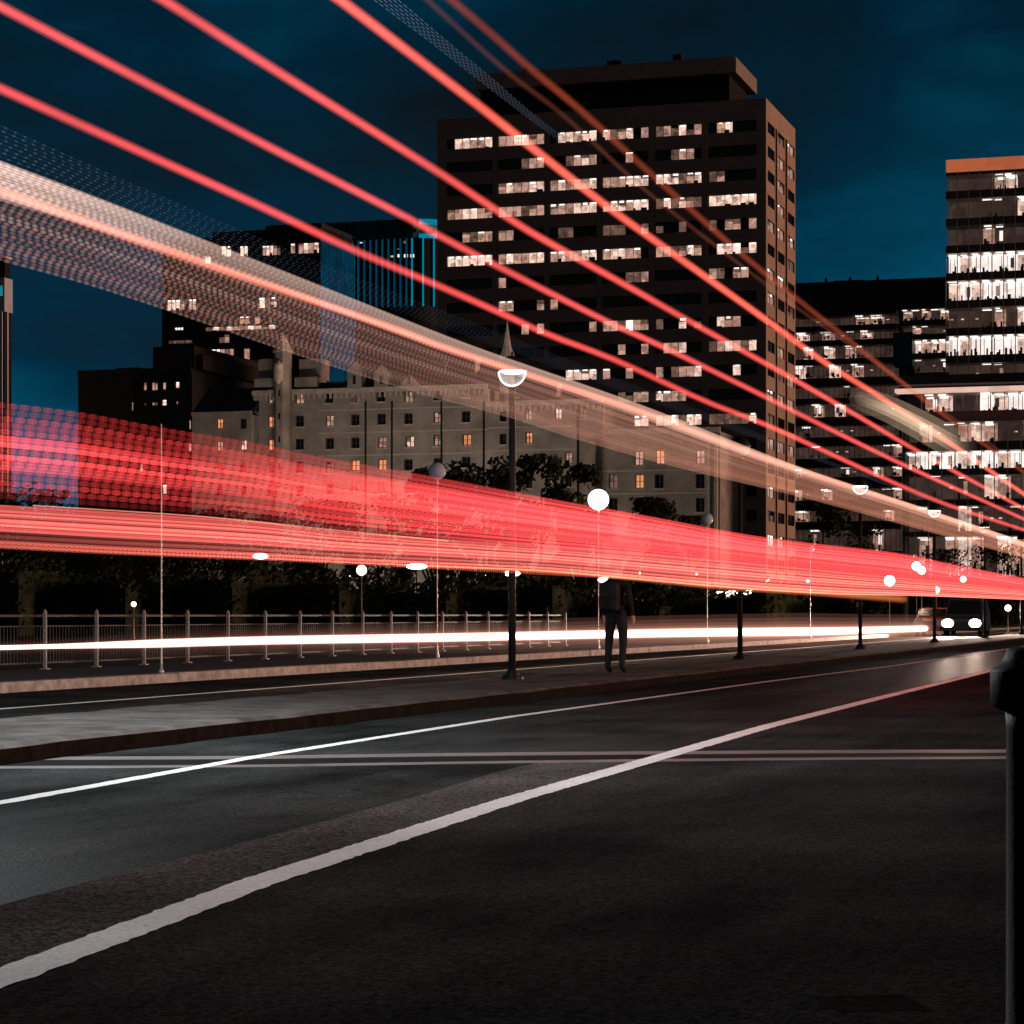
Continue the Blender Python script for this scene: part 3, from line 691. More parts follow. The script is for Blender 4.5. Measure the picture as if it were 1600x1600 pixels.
# its blue glass flank turned to the right
f2 = Face(500, 420, True)
gl = MB(); e1 = f2.s_(547)
n1, n2 = 22, 9
zb_, zt_ = EYE+(HZ-480)/F*420, EYE+(HZ-364)/F*420
for i in range(n1):
    a, c = i*17.0/n1, (i+1)*17.0/n1
    gl.quad(sm(0.06)(a,0,2.0), sm(0.06)(c,0,2.0), sm(0.06)(c,0,zt_-0.4), sm(0.06)(a,0,zt_-0.4), 0)
    gl.box(a-0.05, a+0.05, -0.12, -0.003, 2.0, zt_-0.4, 1, sm(0.06))
for k in range(16): gl.box(0, 17, -0.05, -0.002, zb_+k*3.2-30, zb_+k*3.2-29.9, 1, sm(0.06))
gl.build('glass_flank', [emit('blue_lit_glass', (0.0,0.36,0.75), 0.13, 0.35, 0.35), M['blue_wall']], blk)

# ------------------------------------------------------------------ blue-lit finned building
ff = Face(636, 520)
BB = root('finned_building', ff, 'dark blue office building with cyan-lit vertical fins and rounded corner', 'building')
b = MB(); x0 = ff.s_(415); zt_ = ff.z(652, 341); rr = 8.5
pts = [(x0,0)] + [(0+rr*math.sin(R(t)), rr-rr*math.cos(R(t))) for t in range(0,91,9)] + [(rr, 24), (x0, 24)]
zlow, zb1 = ff.z(652, 370), ff.z(652, 366)
def ring(p0, p1, m, off=0.0):
    for i in range(len(pts)):
        a, c = pts[i], pts[(i+1) % len(pts)]
        b.quad((a[0],a[1],p0),(c[0],c[1],p0),(c[0],c[1],p1),(a[0],a[1],p1), m(i) if callable(m) else m)
ring(0, zlow, 0); ring(zlow, zt_, lambda i: 2 if i >= 2 and i < 11 else 1)
b.poly([(p[0],p[1],zt_) for p in pts], 1)
b.build('wall', [M['groove'], M['blue_wall'], mat('cyan_lit_crown', (0.05,0.3,0.42), 0.5, noise=0.2)], BB)
for px in (510,525,543,551,594,601,630,637):
    w_ = MB(); w_.box(ff.s_(px-2.5), ff.s_(px+2.5), -0.06, -0.01, ff.z(px,366), ff.z(px,351)); w_.build('window', M['groove'], BB)
for t in range(6, 90, 14):
    w_ = MB(); a = R(t); a2 = R(t+8)
    q = [(0+(rr+0.05)*math.sin(x), rr-(rr+0.05)*math.cos(x)) for x in (a, a2)]
    w_.quad((*q[0],zb1+0.4),(*q[1],zb1+0.4),(*q[1],zt_-2.2),(*q[0],zt_-2.2)); w_.build('window', M['groove'], BB)
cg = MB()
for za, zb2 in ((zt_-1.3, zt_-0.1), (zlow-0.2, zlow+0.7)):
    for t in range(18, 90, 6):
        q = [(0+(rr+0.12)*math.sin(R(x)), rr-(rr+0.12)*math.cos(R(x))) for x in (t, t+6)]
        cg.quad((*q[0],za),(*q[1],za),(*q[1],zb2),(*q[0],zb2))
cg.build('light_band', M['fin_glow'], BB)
zbf = ff.z(652, 478)
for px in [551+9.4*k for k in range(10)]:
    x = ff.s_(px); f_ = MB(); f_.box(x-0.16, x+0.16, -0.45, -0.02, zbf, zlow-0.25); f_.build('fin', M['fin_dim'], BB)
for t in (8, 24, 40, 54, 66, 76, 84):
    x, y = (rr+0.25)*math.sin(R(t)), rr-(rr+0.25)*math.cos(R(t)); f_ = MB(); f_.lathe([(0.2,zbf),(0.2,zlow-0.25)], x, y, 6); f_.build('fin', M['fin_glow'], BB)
for a, c, y0, y1, stt in ((562,567,378,381,'b'),(630,637,376,381,'m'),(610,617,399,403,'b'),(621,627,397,403,'w'),(631,638,397,403,'w'),(641,648,397,403,'w'),(620,626,388,391,'d')):
    window(BB, fm(0,-0.4), ff.s_(a), ff.s_(c), ff.z(a,y1), ff.z(a,y0), stt, lamps=False)

# ------------------------------------------------------------------ pale striped tower cut by the left edge
fl = Face(7, 460)
PT = root('striped_tower', fl, 'pale tower with dark vertical strips cut by the left edge', 'building')
b = MB(); zt_ = fl.z(20, 433); zc_ = fl.z(20,486)
b.box(fl.s_(-60), 0, 0, 3.2, zc_, zt_, 0); b.box(fl.s_(-60)+0.2, -0.15, 0.2, 3.1, 0, zc_, 1); b.box(fl.s_(-60), fl.s_(5), 0.6, 2.8, zt_, fl.z(16,402), 1)
b.box(fl.s_(-60), fl.s_(7), 0.3, 3.0, fl.z(16,402), fl.z(16,399), 0); b.box(-0.15, 0.05, 1.0, 1.5, 0, zc_, 0)
b.build('wall', [M['pale_wall'], M['groove']], PT)
for px in (-40,-30,-20,-9,2):
    x = fl.s_(px); q = MB(); q.box(x-0.22, x+0.22, -0.1, 0.2, 0, zc_); q.build('fin', M['pale_wall'], PT)
for a, c, y0, y1 in ((-9,4,404,431),(-1,5,446,463),(-20,-12,446,463)):
    window(PT, fm(0,-0.34 if y0 > 440 else 0.6), fl.s_(a), fl.s_(c), fl.z(a,y1), fl.z(a,y0), 'T', lamps=False)

# ------------------------------------------------------------------ right: glass tower above its podium
fg = Face(1660, 300)
GT = root('glass_tower', fg, 'glass office tower with a glowing copper cornice at the right edge', 'building')
x0 = fg.s_(1478); zt_ = fg.z(1660, 240)
b = MB(); b.box(x0, 0, 3.6, 22, 10, zt_-2.0, 0); b.box(x0, 0, 0.12, 22, zt_-2.0, zt_-1.6, 0)
def gz(y): return fg.z(1478, y)      # pixel heights measured at the tower's left edge
floors = [(y, y+44) for y in (268, 311, 353, 396, 439, 482, 525, 568)]
# slabs and spandrels
for y0, y1 in floors: b.box(x0, 0, 0.06, 3.5, gz(y1-1)-0.0, gz(y1-13), 1)
b.build('wall', [M['dark_wall'], mat('spandrel_glass', (0.055,0.045,0.043), 0.35, noise=0.2, nscale=0.3)], GT)
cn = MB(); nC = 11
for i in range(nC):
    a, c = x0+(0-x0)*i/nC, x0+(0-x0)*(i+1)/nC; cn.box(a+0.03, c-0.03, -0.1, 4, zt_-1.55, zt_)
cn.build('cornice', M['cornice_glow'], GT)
ml = MB(); npn = 10
mw = (0-x0)/npn
for i in range(npn+1): ml.box(x0+i*mw-0.05, x0+i*mw+0.05, -0.12, 0.05, gz(583), zt_-1.6)
ml.build('mullions', mat('pale_mullion', (0.40,0.33,0.30), 0.4, metal=0.3, noise=0.1), GT)
mgl = bpy.data.materials.new('window_pane'); mgl.use_nodes = True; t = mgl.node_tree; t.nodes.clear()
oo = nd(t,'ShaderNodeOutputMaterial'); tp = nd(t,'ShaderNodeBsdfTransparent'); gs = nd(t,'ShaderNodeBsdfGlossy'); gs.inputs['Roughness'].default_value = 0.08; mm_ = nd(t,'ShaderNodeMixShader'); mm_.inputs[0].default_value = 0.07
tp.inputs['Color'].default_value = (0.93,0.95,0.97,1)
t.links.new(tp.outputs[0], mm_.inputs[1]); t.links.new(gs.outputs[0], mm_.inputs[2]); t.links.new(mm_.outputs[0], oo.inputs[0])
M['pane'] = mgl
M['wall_dim'] = emit('office_wall_dim', (1.0,0.58,0.46), 0.045, 0.5, 0.5)
M['ceil'] = mat('office_ceiling', (0.5,0.46,0.43), 0.8, noise=0.1)
RM = [M['wall_dim'], M['mid'], M['bright'], M['white'], M['tubelight'], M['groove'], M['pane'], M['ceil'], M['tealight']]
rr_ = random.Random(5)
def room_floor(parent, x0, x1, n, z0, z1, states, name='window_band', back=3.2, y0=0.0, dens=1.0):
    """one storey of glazing with the office behind it: rear wall glowing in place of lamplight, ceiling lamps, desks, panes"""
    mb = MB(); w = (x1-x0)/n; h = z1-z0
    for i in range(n):
        c = states[i % len(states)]; a, b_ = x0+i*w, x0+(i+1)*w
        k = {'.':0,'m':1,'b':2,'w':3,'l':0}[c]
        mb.quad((a,y0+back,z0),(b_,y0+back,z0),(b_,y0+back,z1),(a,y0+back,z1), k)  # rear wall emits by itself instead of catching the ceiling lamps
        if c != '.':
            nl = {'m':2,'b':3,'w':4,'l':1}[c]
            for q in range(nl):
                yy = y0+0.5+q*(back-0.8)/max(1,nl-1) if nl > 1 else y0+1.2
                l0 = a+w*rr_.uniform(0.05,0.3); l1 = a+w*rr_.uniform(0.6,0.98)
                mb.box(l0, l1, yy, yy+0.35, z1-0.10-rr_.uniform(0,0.25), z1-0.02-rr_.uniform(0,0.2), 4)
            for q in range(int(3*dens)):
                xx = a+w*rr_.uniform(0.0,0.8); ww_ = w*rr_.uniform(0.06,0.25); hh_ = h*rr_.uniform(0.08,0.38); yy = y0+rr_.uniform(0.4,back-0.6)
                mb.box(xx, xx+ww_, yy, yy+0.4, z0, z0+hh_, 5)
            if rr_.random() < 0.35:
                xx = a+w*rr_.uniform(0.1,0.6); mb.box(xx, xx+w*0.3, y0+back-0.4, y0+back-0.2, z0+h*0.3, z0+h*0.8, rr_.choice([0,3,1]))
            if c == 'w': 
                for q in range(2): xx = a+w*rr_.uniform(0,0.9); mb.box(xx, xx+0.07, y0+back-0.9, y0+back-0.8, z0, z1, 0)
        elif rr_.random() < 0.2:
            xx = a+w*rr_.uniform(0.1,0.6); mb.box(xx, xx+w*0.25, y0+back-1.0, y0+back-0.9, z0+h*0.5, z0+h*0.56, 2)
    mb.quad((x0,y0,z1-0.01),(x1,y0,z1-0.01),(x1,y0+back,z1-0.01),(x0,y0+back,z1-0.01), 7)
    mb.quad((x0,y0+0.03,z0),(x1,y0+0.03,z0),(x1,y0+0.03,z1),(x0,y0+0.03,z1), 6)
    return mb.build(name, RM, parent)
fst = ['....mb.....','...ll.b....','...ml......','wbwwwwbwww','bwbwwwwbww','...lm.b...','wbwwwwbwww','...ll....']
for (y0, y1), stt in zip(floors, fst):
    z1 = gz(y0) if y0 > 270 else zt_-2.0
    room_floor(GT, x0, 0, npn, gz(y1-13), min(z1, zt_-2.0), stt)
# podium with balcony slab, glowing canopy and bright floors
fp = Face(1680, 285)
PD = root('glass_podium', fp, 'wide glazed podium with a glowing canopy edge under the glass tower', 'building')
def hx(px): return fp.s_(px)
def hz(y): return fp.z(1500, y)
xr = 0.0
b = MB()
b.box(hx(1406), xr, -2.6, 20, hz(602), hz(588), 0)                     # roof slab, dark
b.box(hx(1409), xr, 4.1, 20, 0, hz(602), 0)
for y0, y1, k in ((642,659,1),(690,704,0),(732,742,0),(780,790,0),(830,838,0)): b.box(hx(1409 if y0 > 640 else 1440), xr, 0.06, 4.0, hz(y1), hz(y0), k)
b.box(hx(1409), hx(1409)+0.4, 0.06, 4.0, 0, hz(659), 0)
b.build('wall', [M['dark_wall'], mat('brown_spandrel', (0.10,0.055,0.05), 0.5, noise=0.15, nscale=0.4)], PD)
cg = MB(); cg.box(hx(1402), xr, -2.2, 0.0, hz(613.5), hz(607.5)); cg.build('canopy', M['canopy_glow'], PD)
npd = 13
room_floor(PD, hx(1440), xr, 11, hz(642), hz(613.5), 'mb..wbwwbww', back=3.8)
room_floor(PD, hx(1410), xr, npd, hz(690), hz(659), '.m.lmbm..m.mb', back=3.8)
room_floor(PD, hx(1410), xr, npd, hz(732), hz(704), 'bwwwbwwbwwwbw', back=3.8)
room_floor(PD, hx(1410), xr, npd, hz(780), hz(742), '..l.l.bm.mb.l', back=3.8)
room_floor(PD, hx(1410), xr, npd, hz(830), hz(790), '.l..bl..lm.l.', back=3.8)
room_floor(PD, hx(1410), xr, npd, hz(900), hz(838), '.m.mbm.bm.mbm', back=3.8)
ml = MB()
for i in range(npd+1):
    x = hx(1410)+(xr-hx(1410))*i/npd; ml.box(x-0.05, x+0.05, -0.1, 0.04, hz(900), hz(659))
for i in range(12):
    x = hx(1440)+(xr-hx(1440))*i/11; ml.box(x-0.04, x+0.04, -0.1, 0.04, hz(642), hz(613.5))
ml.build('mullions', mat('podium_mullion', (0.30,0.25,0.23), 0.4, metal=0.3, noise=0.1), PD)
# the glazed block with terraces between the tower and the podium
fm_ = Face(1480, 425)
MBk = root('terraced_block', fm_, 'dark glazed block with lit terraces between the tower and the podium', 'building')
def kx(p): return fm_.s_(p)
def kz(y): return fm_.z(1400, y)
b = MB(); b.box(kx(1200), 0, 4.2, 30, 0, kz(484), 0)
rows_ = [(1200,1400,490,502,'.l....mm',9),(1407,1480,484,500,'mlmlm',5),(1407,1480,510,524,'.ml..',5),(1200,1400,514,524,'..b.m.lm..',10),(1425,1480,532,553,'bmbb',4),(1200,1400,537,554,'.l.m.b.ml...',12),(1425,1480,562,580,'l..l',4),
         (1200,1400,566,584,'..bl.b.m..',11),(1200,1400,600,616,'b......l....',12),(1200,1400,628,646,'....m.b.....',12),(1200,1400,662,678,'...l........',12),(1200,1408,694,712,'....l......lm',13),(1200,1408,728,742,'.bm....l..m.m',13),(1200,1408,762,778,'.mm..m.....lm',13),(1200,1408,796,812,'.mmm.l......m',14),(1200,1408,826,860,'....l.....m..',13)]
for i, (p0, p1, y0, y1, stt, n) in enumerate(rows_):
    z0, z1 = kz(y1), kz(y0)
    room_floor(MBk, kx(p0), kx(p1)-0.02, n, z0, z1, stt, back=3.9, dens=1.6)
    b.box(kx(p0), kx(p1)-0.02, -0.25 if i % 3 == 0 else -0.05, 4.0, z1, z1+1.0, 0)
b.box(kx(1396), kx(1426), -0.5, 4.1, kz(572), kz(520), 1)
b.build('wall', [M['dark_wall'], M['blue_wall']], MBk)
ml = MB()
for i in range(26):
    x = kx(1200)+(kx(1400)-kx(1200))*i/25; ml.box(x-0.04, x+0.04, -0.06, 0.02, 0, kz(484))
ml.build('mullions', M['mullion'], MBk)
# black slab roof far behind
fb_ = Face(1490, 540)
SB = root('slab_block', fb_, 'unlit black slab building with rooftop plant on the skyline', 'building')
b = MB(); b.box(fb_.s_(1180), 0, 0, 22, 0, fb_.z(1490,432)); b.box(fb_.s_(1298), fb_.s_(1346), 4, 12, fb_.z(1490,432), fb_.z(1490,427)); b.build('wall', M['dark_wall'], SB)
for p in (1287,1325,1368):
    q = MB(); x = fb_.s_(p); q.box(x-0.3, x+0.3, 3, 3.6, fb_.z(1490,432), fb_.z(1490,424)); q.lathe([(0.12,fb_.z(1490,424)),(0.12,fb_.z(1490,421))], x, 3.3, 6); q.build('vent_stack', M['groove'], SB)
# ================================================================== trees
def tree(px, d, py_top, wpx, label, seed, leafy=4200, trunk_frac=0.07, group='dark trees in front of the stone building'):
    rg = random.Random(seed)
    base = Vector(((px-CX)/F*d, d, 0)); H = EYE+(HZ-py_top)/F*d; Rw = wpx/F*d/2
    T_ = tag(empty('tree', base), label, 'tree', group)
    tk = MB(); th = H*trunk_frac
    tk.tube([(0,0,-0.06),(0.05,0.02,th*0.6),(0.0,0.05,th),(0.05,0,H*0.8)], [0.05*H*0.5,0.035*H*0.5,0.03*H*0.5,0.01*H*0.5], 8)
    limbs = []
    for k in range(9):
        a = rg.uniform(0,6.28); z0 = th*rg.uniform(0.8,1.6); r = Rw*rg.uniform(0.5,0.85); z1 = z0+rg.uniform(0.15,0.45)*H
        z1 = min(z1, H*0.93)
        tk.tube([(0,0,z0),(math.cos(a)*r*0.5,math.sin(a)*r*0.5,(z0+z1)/2+0.1),(math.cos(a)*r,math.sin(a)*r,z1)], [0.011*H,0.008*H,0.003*H], 5)
        limbs.append((math.cos(a)*r, math.sin(a)*r, z1))
    tk.build('trunk', M['bark'], T_)
    cr_ = MB(); cl = []
    for k in range(26):
        a = rg.uniform(0,6.28); q = math.sqrt(rg.random()); z = th*0.9+(H-th*0.9)*rg.random()
        f = math.sqrt(max(0.05, 1-((z-(th+H)/2)/((H-th)/2+0.01))**2))
        cl.append((math.cos(a)*Rw*q*f, math.sin(a)*Rw*q*f, z, rg.uniform(0.20,0.36)*min(Rw*1.6,H*0.55)))
    cl += [(x,y,z,0.2*Rw) for x,y,z in limbs]
    ls = 0.048*H
    for k in range(leafy):
        cx, cy, cz, cr2 = rg.choice(cl)
        v = Vector((rg.gauss(0,1),rg.gauss(0,1),rg.gauss(0,0.8))); v = v.normalized()*cr2*rg.random()**0.4
        p = Vector((cx,cy,cz))+v
        if p.z > H: p.z = H-rg.random()*0.1*H
        n = Vector((rg.gauss(0,1),rg.gauss(0,1),rg.gauss(0,1))).normalized(); a = n.orthogonal().normalized(); b_ = n.cross(a); l = ls*rg.uniform(0.5,1.1)
        cr_.quad(p-a*l*0.5, p-b_*l*0.28, p+a*l*0.5, p+b_*l*0.28)
    cr_.build('crown', M['leaf'], T_)
tl = [
 (72,172,764,170,'tall dark tree between the striped tower and the brick building'),
 (-20,168,775,120,'dark tree cut by the left edge of the picture'),
 (30,150,752,150,'dark leafy tree at the far left behind the railing'),
 (130,158,790,150,'dark tree in front of the brick building, left of the thin pole'),
 (240,150,806,140,'low dark tree behind the thin grey pole'),
 (330,158,792,120,'dark tree below the left stone wing'),
 (415,150,800,130,'dark tree below the pointed turret'),
 (505,158,784,130,'dark tree below the stone gables'),
 (590,150,776,120,'dark tree left of the unlit white globe lamp'),
 (690,152,716,110,'tall dark tree right behind the unlit white globe lamp'),
 (765,158,712,110,'tall dark tree behind the nearest street lamp post'),
 (845,152,712,110,'tall dark tree in front of the stone wall, left of the lit globe'),
 (910,160,726,80,'dark tree behind the brightly lit globe lamp'),
 (1020,165,778,90,'dark tree right of the brightly lit globe lamp'),
 (1075,172,806,70,'low dark shrub-like tree below the end of the stone building'),
 (1285,210,786,90,'dark tree right of the tall tower foot'),
 (1355,215,820,80,'small dark tree in front of the terraced block'),
 (1480,220,858,90,'dark tree below the podium windows'),
 (1560,215,850,100,'dark bushy tree at the right edge below the podium')]
for i, a in enumerate(tl): tree(*a, seed=100+i)

hd = tag(empty('hedge', (0,0,0)), 'long dark hedge behind the railing under the trees', 'hedge')
rg = random.Random(77); core = MB(); lv = MB(); prevp = None
for k in range(61):
    px = -90+k*(1430/60); d = 132+6*math.sin(k*0.9); top = 884-10*math.sin(k*0.37)-6*math.sin(k*1.3)+(px/1200)*34
    p = px_at(px, 960, d); h = EYE+(HZ-top)/F*d
    cur = (Vector((p.x,d,-0.06)), Vector((p.x,d,h-0.7)), Vector((p.x,d+2.2,h-0.6)), Vector((p.x,d+2.6,-0.06)))
    if prevp:
        for q in range(3): core.quad(prevp[q], cur[q], cur[q+1], prevp[q+1])
    prevp = cur
    for j in range(110):
        c = Vector((p.x+rg.uniform(-0.45,0.45)*1.0, d+rg.uniform(-0.5,2.2), 0)); z = h*rg.random()**0.6+rg.gauss(0,0.15)
        c.z = z; n = Vector((rg.gauss(0,1),rg.gauss(0,1),rg.gauss(0,1))).normalized(); a = n.orthogonal().normalized(); b_ = n.cross(a); l = rg.uniform(0.2,0.5)
        lv.quad(c-a*l*0.5, c-b_*l*0.3, c+a*l*0.5, c+b_*l*0.3)
core.build('core', M['leaf'], hd); lv.build('foliage', M['leaf'], hd)
# ================================================================== street lamps
def lamp_light(parent, z, power, col, r=0.12, name='lamp_light'):
    l = bpy.data.lights.new(name, 'POINT'); l.energy = power; l.color = col; l.shadow_soft_size = r
    o = bpy.data.objects.new(name, l); COL.objects.link(o); o.parent = parent; o.location = (0,0,z); return o
def glow_vol(name, col, strength):
    m = bpy.data.materials.new(name); m.use_nodes = True; t = m.node_tree; t.nodes.clear(); o = nd(t,'ShaderNodeOutputMaterial'); e = nd(t,'ShaderNodeEmission')
    e.inputs['Color'].default_value = (*col,1); e.inputs['Strength'].default_value = strength; t.links.new(e.outputs[0], o.inputs['Volume']); return m
M['diff'] = emit('lamp_diffuser', (0.86,0.97,1.0), 3.0)
M['bowl_glow'] = emit('bowl_edge_emission', (0.92,0.98,1.0), 1.6)
M['bowl_off'] = mat('unlit_bowl_glass', (0.45,0.42,0.40), 0.3, noise=0.1)
def median_lamp(a, lit, label, power=0.0):
    p = st(a, 10.25, 0.15); o = tag(empty('street_lamp', p, -TH), label, 'street lamp', 'dome-topped street lamps along the median')
    zb = 4.28; r = 0.205
    b = MB(); b.lathe([(0.16,0),(0.16,0.04),(0.11,0.05),(0.10,0.09),(0.075,0.14)], n=16)
    for k in range(4): b.lathe([(0.022,0.04),(0.022,0.075)], 0.13*math.cos(k*1.571+0.78), 0.13*math.sin(k*1.571+0.78), 6)
    b.build('base', M['black_iron'], o)
    b = MB(); b.lathe([(0.056,0.10),(0.054,2.2),(0.045,zb-0.05),(0.06,zb-0.04),(0.075,zb-0.02)], n=16); b.build('pole', M['black_iron'], o, True)
    # lower bowl: glowing hoop and shell stand in for light refracted at the glass edge
    hoop = [ (r*math.sin(R(t)), 0, zb+r-r*math.cos(R(t))) for t in range(-92,93,8)]
    if lit:
        sh = MB(); ro, ri = r, r*0.965; prof = [(ro*math.sin(R(t)), zb+r-ro*math.cos(R(t))) for t in range(12,91,6)] + [(ri*math.sin(R(t)), zb+r-ri*math.cos(R(t))) for t in range(90,11,-6)]
        prof.append(prof[0]); sh.lathe(prof, n=28)
        sh.f = [f for f in sh.f if len(f) == 4]; sh.m = [0]*len(sh.f)
        sh.build('bowl', glow_vol('lit_bowl', (0.9,0.97,1.0), 11.0), o, True)
        h = MB(); h.tube(hoop, [0.013]*len(hoop), 8); h.build('bowl_rim', M['bowl_glow'], o, True)
        d = MB(); d.lathe([(0.0,zb+r-0.035),(r*0.5,zb+r-0.03),(r*0.86,zb+r),(r*0.92,zb+r+0.02)], n=24); d.build('diffuser', M['diff'], o, True)
    else:
        h = MB(); h.lathe([(r*math.sin(R(t)), zb+r-r*math.cos(R(t))) for t in range(14,91,8)], n=24); h.build('bowl', M['bowl_off'], o, True)
    b = MB(); b.lathe([(r*1.04,zb+r+0.015),(r*1.05,zb+r+0.04)] + [(r*1.02*math.cos(R(t)), zb+r+0.04+r*0.95*math.sin(R(t))) for t in range(8,89,10)] + [(0.02,zb+2*r+0.045),(0.012,zb+2*r+0.09),(0.0,zb+2*r+0.1)], n=24); b.build('dome', M['black_iron'], o, True)
    if lit and power: lamp_light(o, zb+r-0.08, power, (0.88,0.97,1.0), 0.1)
    return o
A1 = to_st(Vector((0.04, 34.5, 0)))[0]; ST = 16.2
median_lamp(A1-ST, True, 'lit dome-topped street lamp on the near end of the median, just out of view', 4200)
median_lamp(A1, True, 'nearest dome-topped street lamp in view, its clear bowl glowing white', 25)
median_lamp(A1+ST, False, 'unlit dome-topped street lamp, second from the left on the median', 0)
median_lamp(A1+2*ST, True, 'lit dome-topped street lamp in front of the terraced block', 120)
median_lamp(A1+3*ST, True, 'lit dome-topped street lamp standing left of the podium canopy', 120)
median_lamp(A1+4*ST, False, 'unlit distant street lamp on the median, post before the podium trees', 0)
median_lamp(A1+5*ST, False, 'farthest unlit street lamp post on the median at the right edge', 0)

M['globe_off'] = mat('white_globe_glass', (0.36,0.40,0.50), 0.25, noise=0.08)
M['globe_on'] = emit('lit_globe', (1.0,0.90,0.80), 6.0)
M['globe_warm'] = emit('lit_globe_warm', (1.0,0.80,0.62), 5.0)
M['thin_pole'] = mat('grey_pole', (0.38,0.33,0.30), 0.4, noise=0.2, metal=0.4)
def globe_lamp(p, zc_, r, lit, label, power=0.0, group='globe lamps along the railing', pole=0.014, m=None, col=(1.0,0.72,0.52)):
    o = tag(empty('globe_lamp', p), label, 'street lamp', group)
    b = MB(); b.lathe([(pole*3.4,0),(pole*3.4,0.05),(pole*1.6,0.2),(pole,0.3),(pole*0.8,zc_-r-0.12),(pole*2.4,zc_-r-0.06),(pole*2.6,zc_-r*0.9)], n=10); b.build('pole', M['thin_pole'], o, True)
    g_ = MB(); g_.lathe([(0.0,zc_-r)]+[(r*math.sin(R(t)), zc_-r*math.cos(R(t))) for t in range(10,171,10)]+[(0.0,zc_+r)], n=24); g_.build('globe', m or (M['globe_on'] if lit else M['globe_off']), o, True)
    if lit and power:
        l = lamp_light(o, zc_, power, col, r*1.05)
    return o
def gl_at(px): 
    r = (px-CX)/F; d = 16.75/(r*N[0]+N[1]); return Vector((r*d, d, 0.146))
po = tag(empty('flag_pole', gl_at(252)), 'thin pale pole without a lamp behind the railing at left', 'pole')
b = MB(); b.lathe([(0.05,0),(0.05,0.04),(0.022,0.08),(0.015,0.3),(0.011,4.0),(0.014,4.01),(0.0,4.04)], n=10); b.build('shaft', M['thin_pole'], po, True)
globe_lamp(gl_at(683), 4.05, 0.19, False, 'unlit white globe lamp in front of the tall dark trees')
globe_lamp(gl_at(935), 4.05, 0.28, True, 'brightly lit globe lamp glaring in front of the dark trees', 500)
globe_lamp(gl_at(1105), 4.05, 0.19, False, 'unlit white globe lamp below the end of the stone building')
globe_lamp(gl_at(1266), 3.6, 0.16, False, 'unlit globe lamp at the foot of the tall tower, half hidden by red streaks')
globe_lamp(gl_at(1390), 2.6, 0.26, True, 'lit globe lamp above the end of the white streak', 3000)
globe_lamp(gl_at(1432), 3.5, 0.24, True, 'lit globe lamp, left one of a touching pair at the far right', 3000)
# far lamps: pixel, depth and size of the glass
for i, (px, py, d, r, lab) in enumerate([
   (1440,891,150,0.26,'lit globe lamp, right and lower one of a touching pair at the far right'),
   (1505,905,170,0.22,'small lit globe lamp above the oncoming van'),
   (1463,922,140,0.20,'small lit globe lamp left above the oncoming van'),
   (1575,950,150,0.20,'small lit globe lamp near the right edge, above the black bollard'),
   (1514,963,160,0.15,'tiny lit globe lamp right of the oncoming van roof'),
   (1461,971,140,0.15,'tiny lit globe lamp left of the oncoming van roof'),
   (1200,908,160,0.13,'tiny lit globe lamp behind the red streak band near the second lamp post'),
   (1262,908,170,0.10,'faint tiny globe lamp behind the red streak band'),
   (565,891,120,0.26,'star-bright lit globe lamp among the dark trees'),
   (209,944,110,0.12,'small lit globe lamp low in the dark trees at left'),
   (1022,971,150,0.19,'low lit globe lamp above the white streak, left of a pair'),
   (1039,972,152,0.22,'low lit globe lamp above the white streak, right of a pair')]):
    p = px_at(px, py, d); globe_lamp(Vector((p.x,p.y,-0.06)), p.z+0.06, r, True, lab, 2500 if i in (0,1,2,3) else (250 if px == 565 else 0), 'distant lit globe lamps', 0.03, M['globe_warm'])
# added oval heads standing in for smeared cabin lights of passing vehicles
M['oval_on'] = emit('lit_oval_head', (1.0,0.88,0.78), 4.0)
def cabin_light_oval(px, py, d, w, power, label):
    p = px_at(px, py, d); z = p.z
    o = tag(empty('cabin_light_oval', (p.x,p.y,-0.06), -TH), label, 'street lamp', 'ovals for smeared cabin lights below the red streak band')
    b = MB(); b.lathe([(0.09,0),(0.06,0.4),(0.04,z-0.05)], n=8); b.build('pole', M['black_iron'], o)
    h = MB()
    prof = [(0.0,z-0.16)]+[(w*math.sin(R(t)), z+0.02-0.18*math.cos(R(t))) for t in range(15,166,15)]+[(0.0,z+0.2)]
    h.lathe(prof, n=20); h.build('lamp_head', M['oval_on'], o, True)
    c = MB(); c.lathe([(w*0.7,z+0.19),(w*0.4,z+0.26),(0.02,z+0.3)], n=16); c.build('cap', M['black_iron'], o)
    return o
for i, (px, py, d, w, lab) in enumerate([(407,868,140,0.45,'glowing oval for a smeared cabin light at the left, just under the red streak band'),(651,884,140,0.62,'glowing oval for a smeared cabin light right of the star-bright globe'),
     (800,895,142,0.5,'glowing oval for a smeared cabin light right behind the nearest street lamp post'),(944,905,142,0.4,'glowing oval for a smeared cabin light above the walking person'),
     (1137,926,150,0.8,'broad glowing oval for a smeared cabin light behind the second lamp post'),(1175,925,155,0.6,'glowing oval for a smeared cabin light right of the second lamp post')]):
    cabin_light_oval(px, py, d, w, 0, lab)
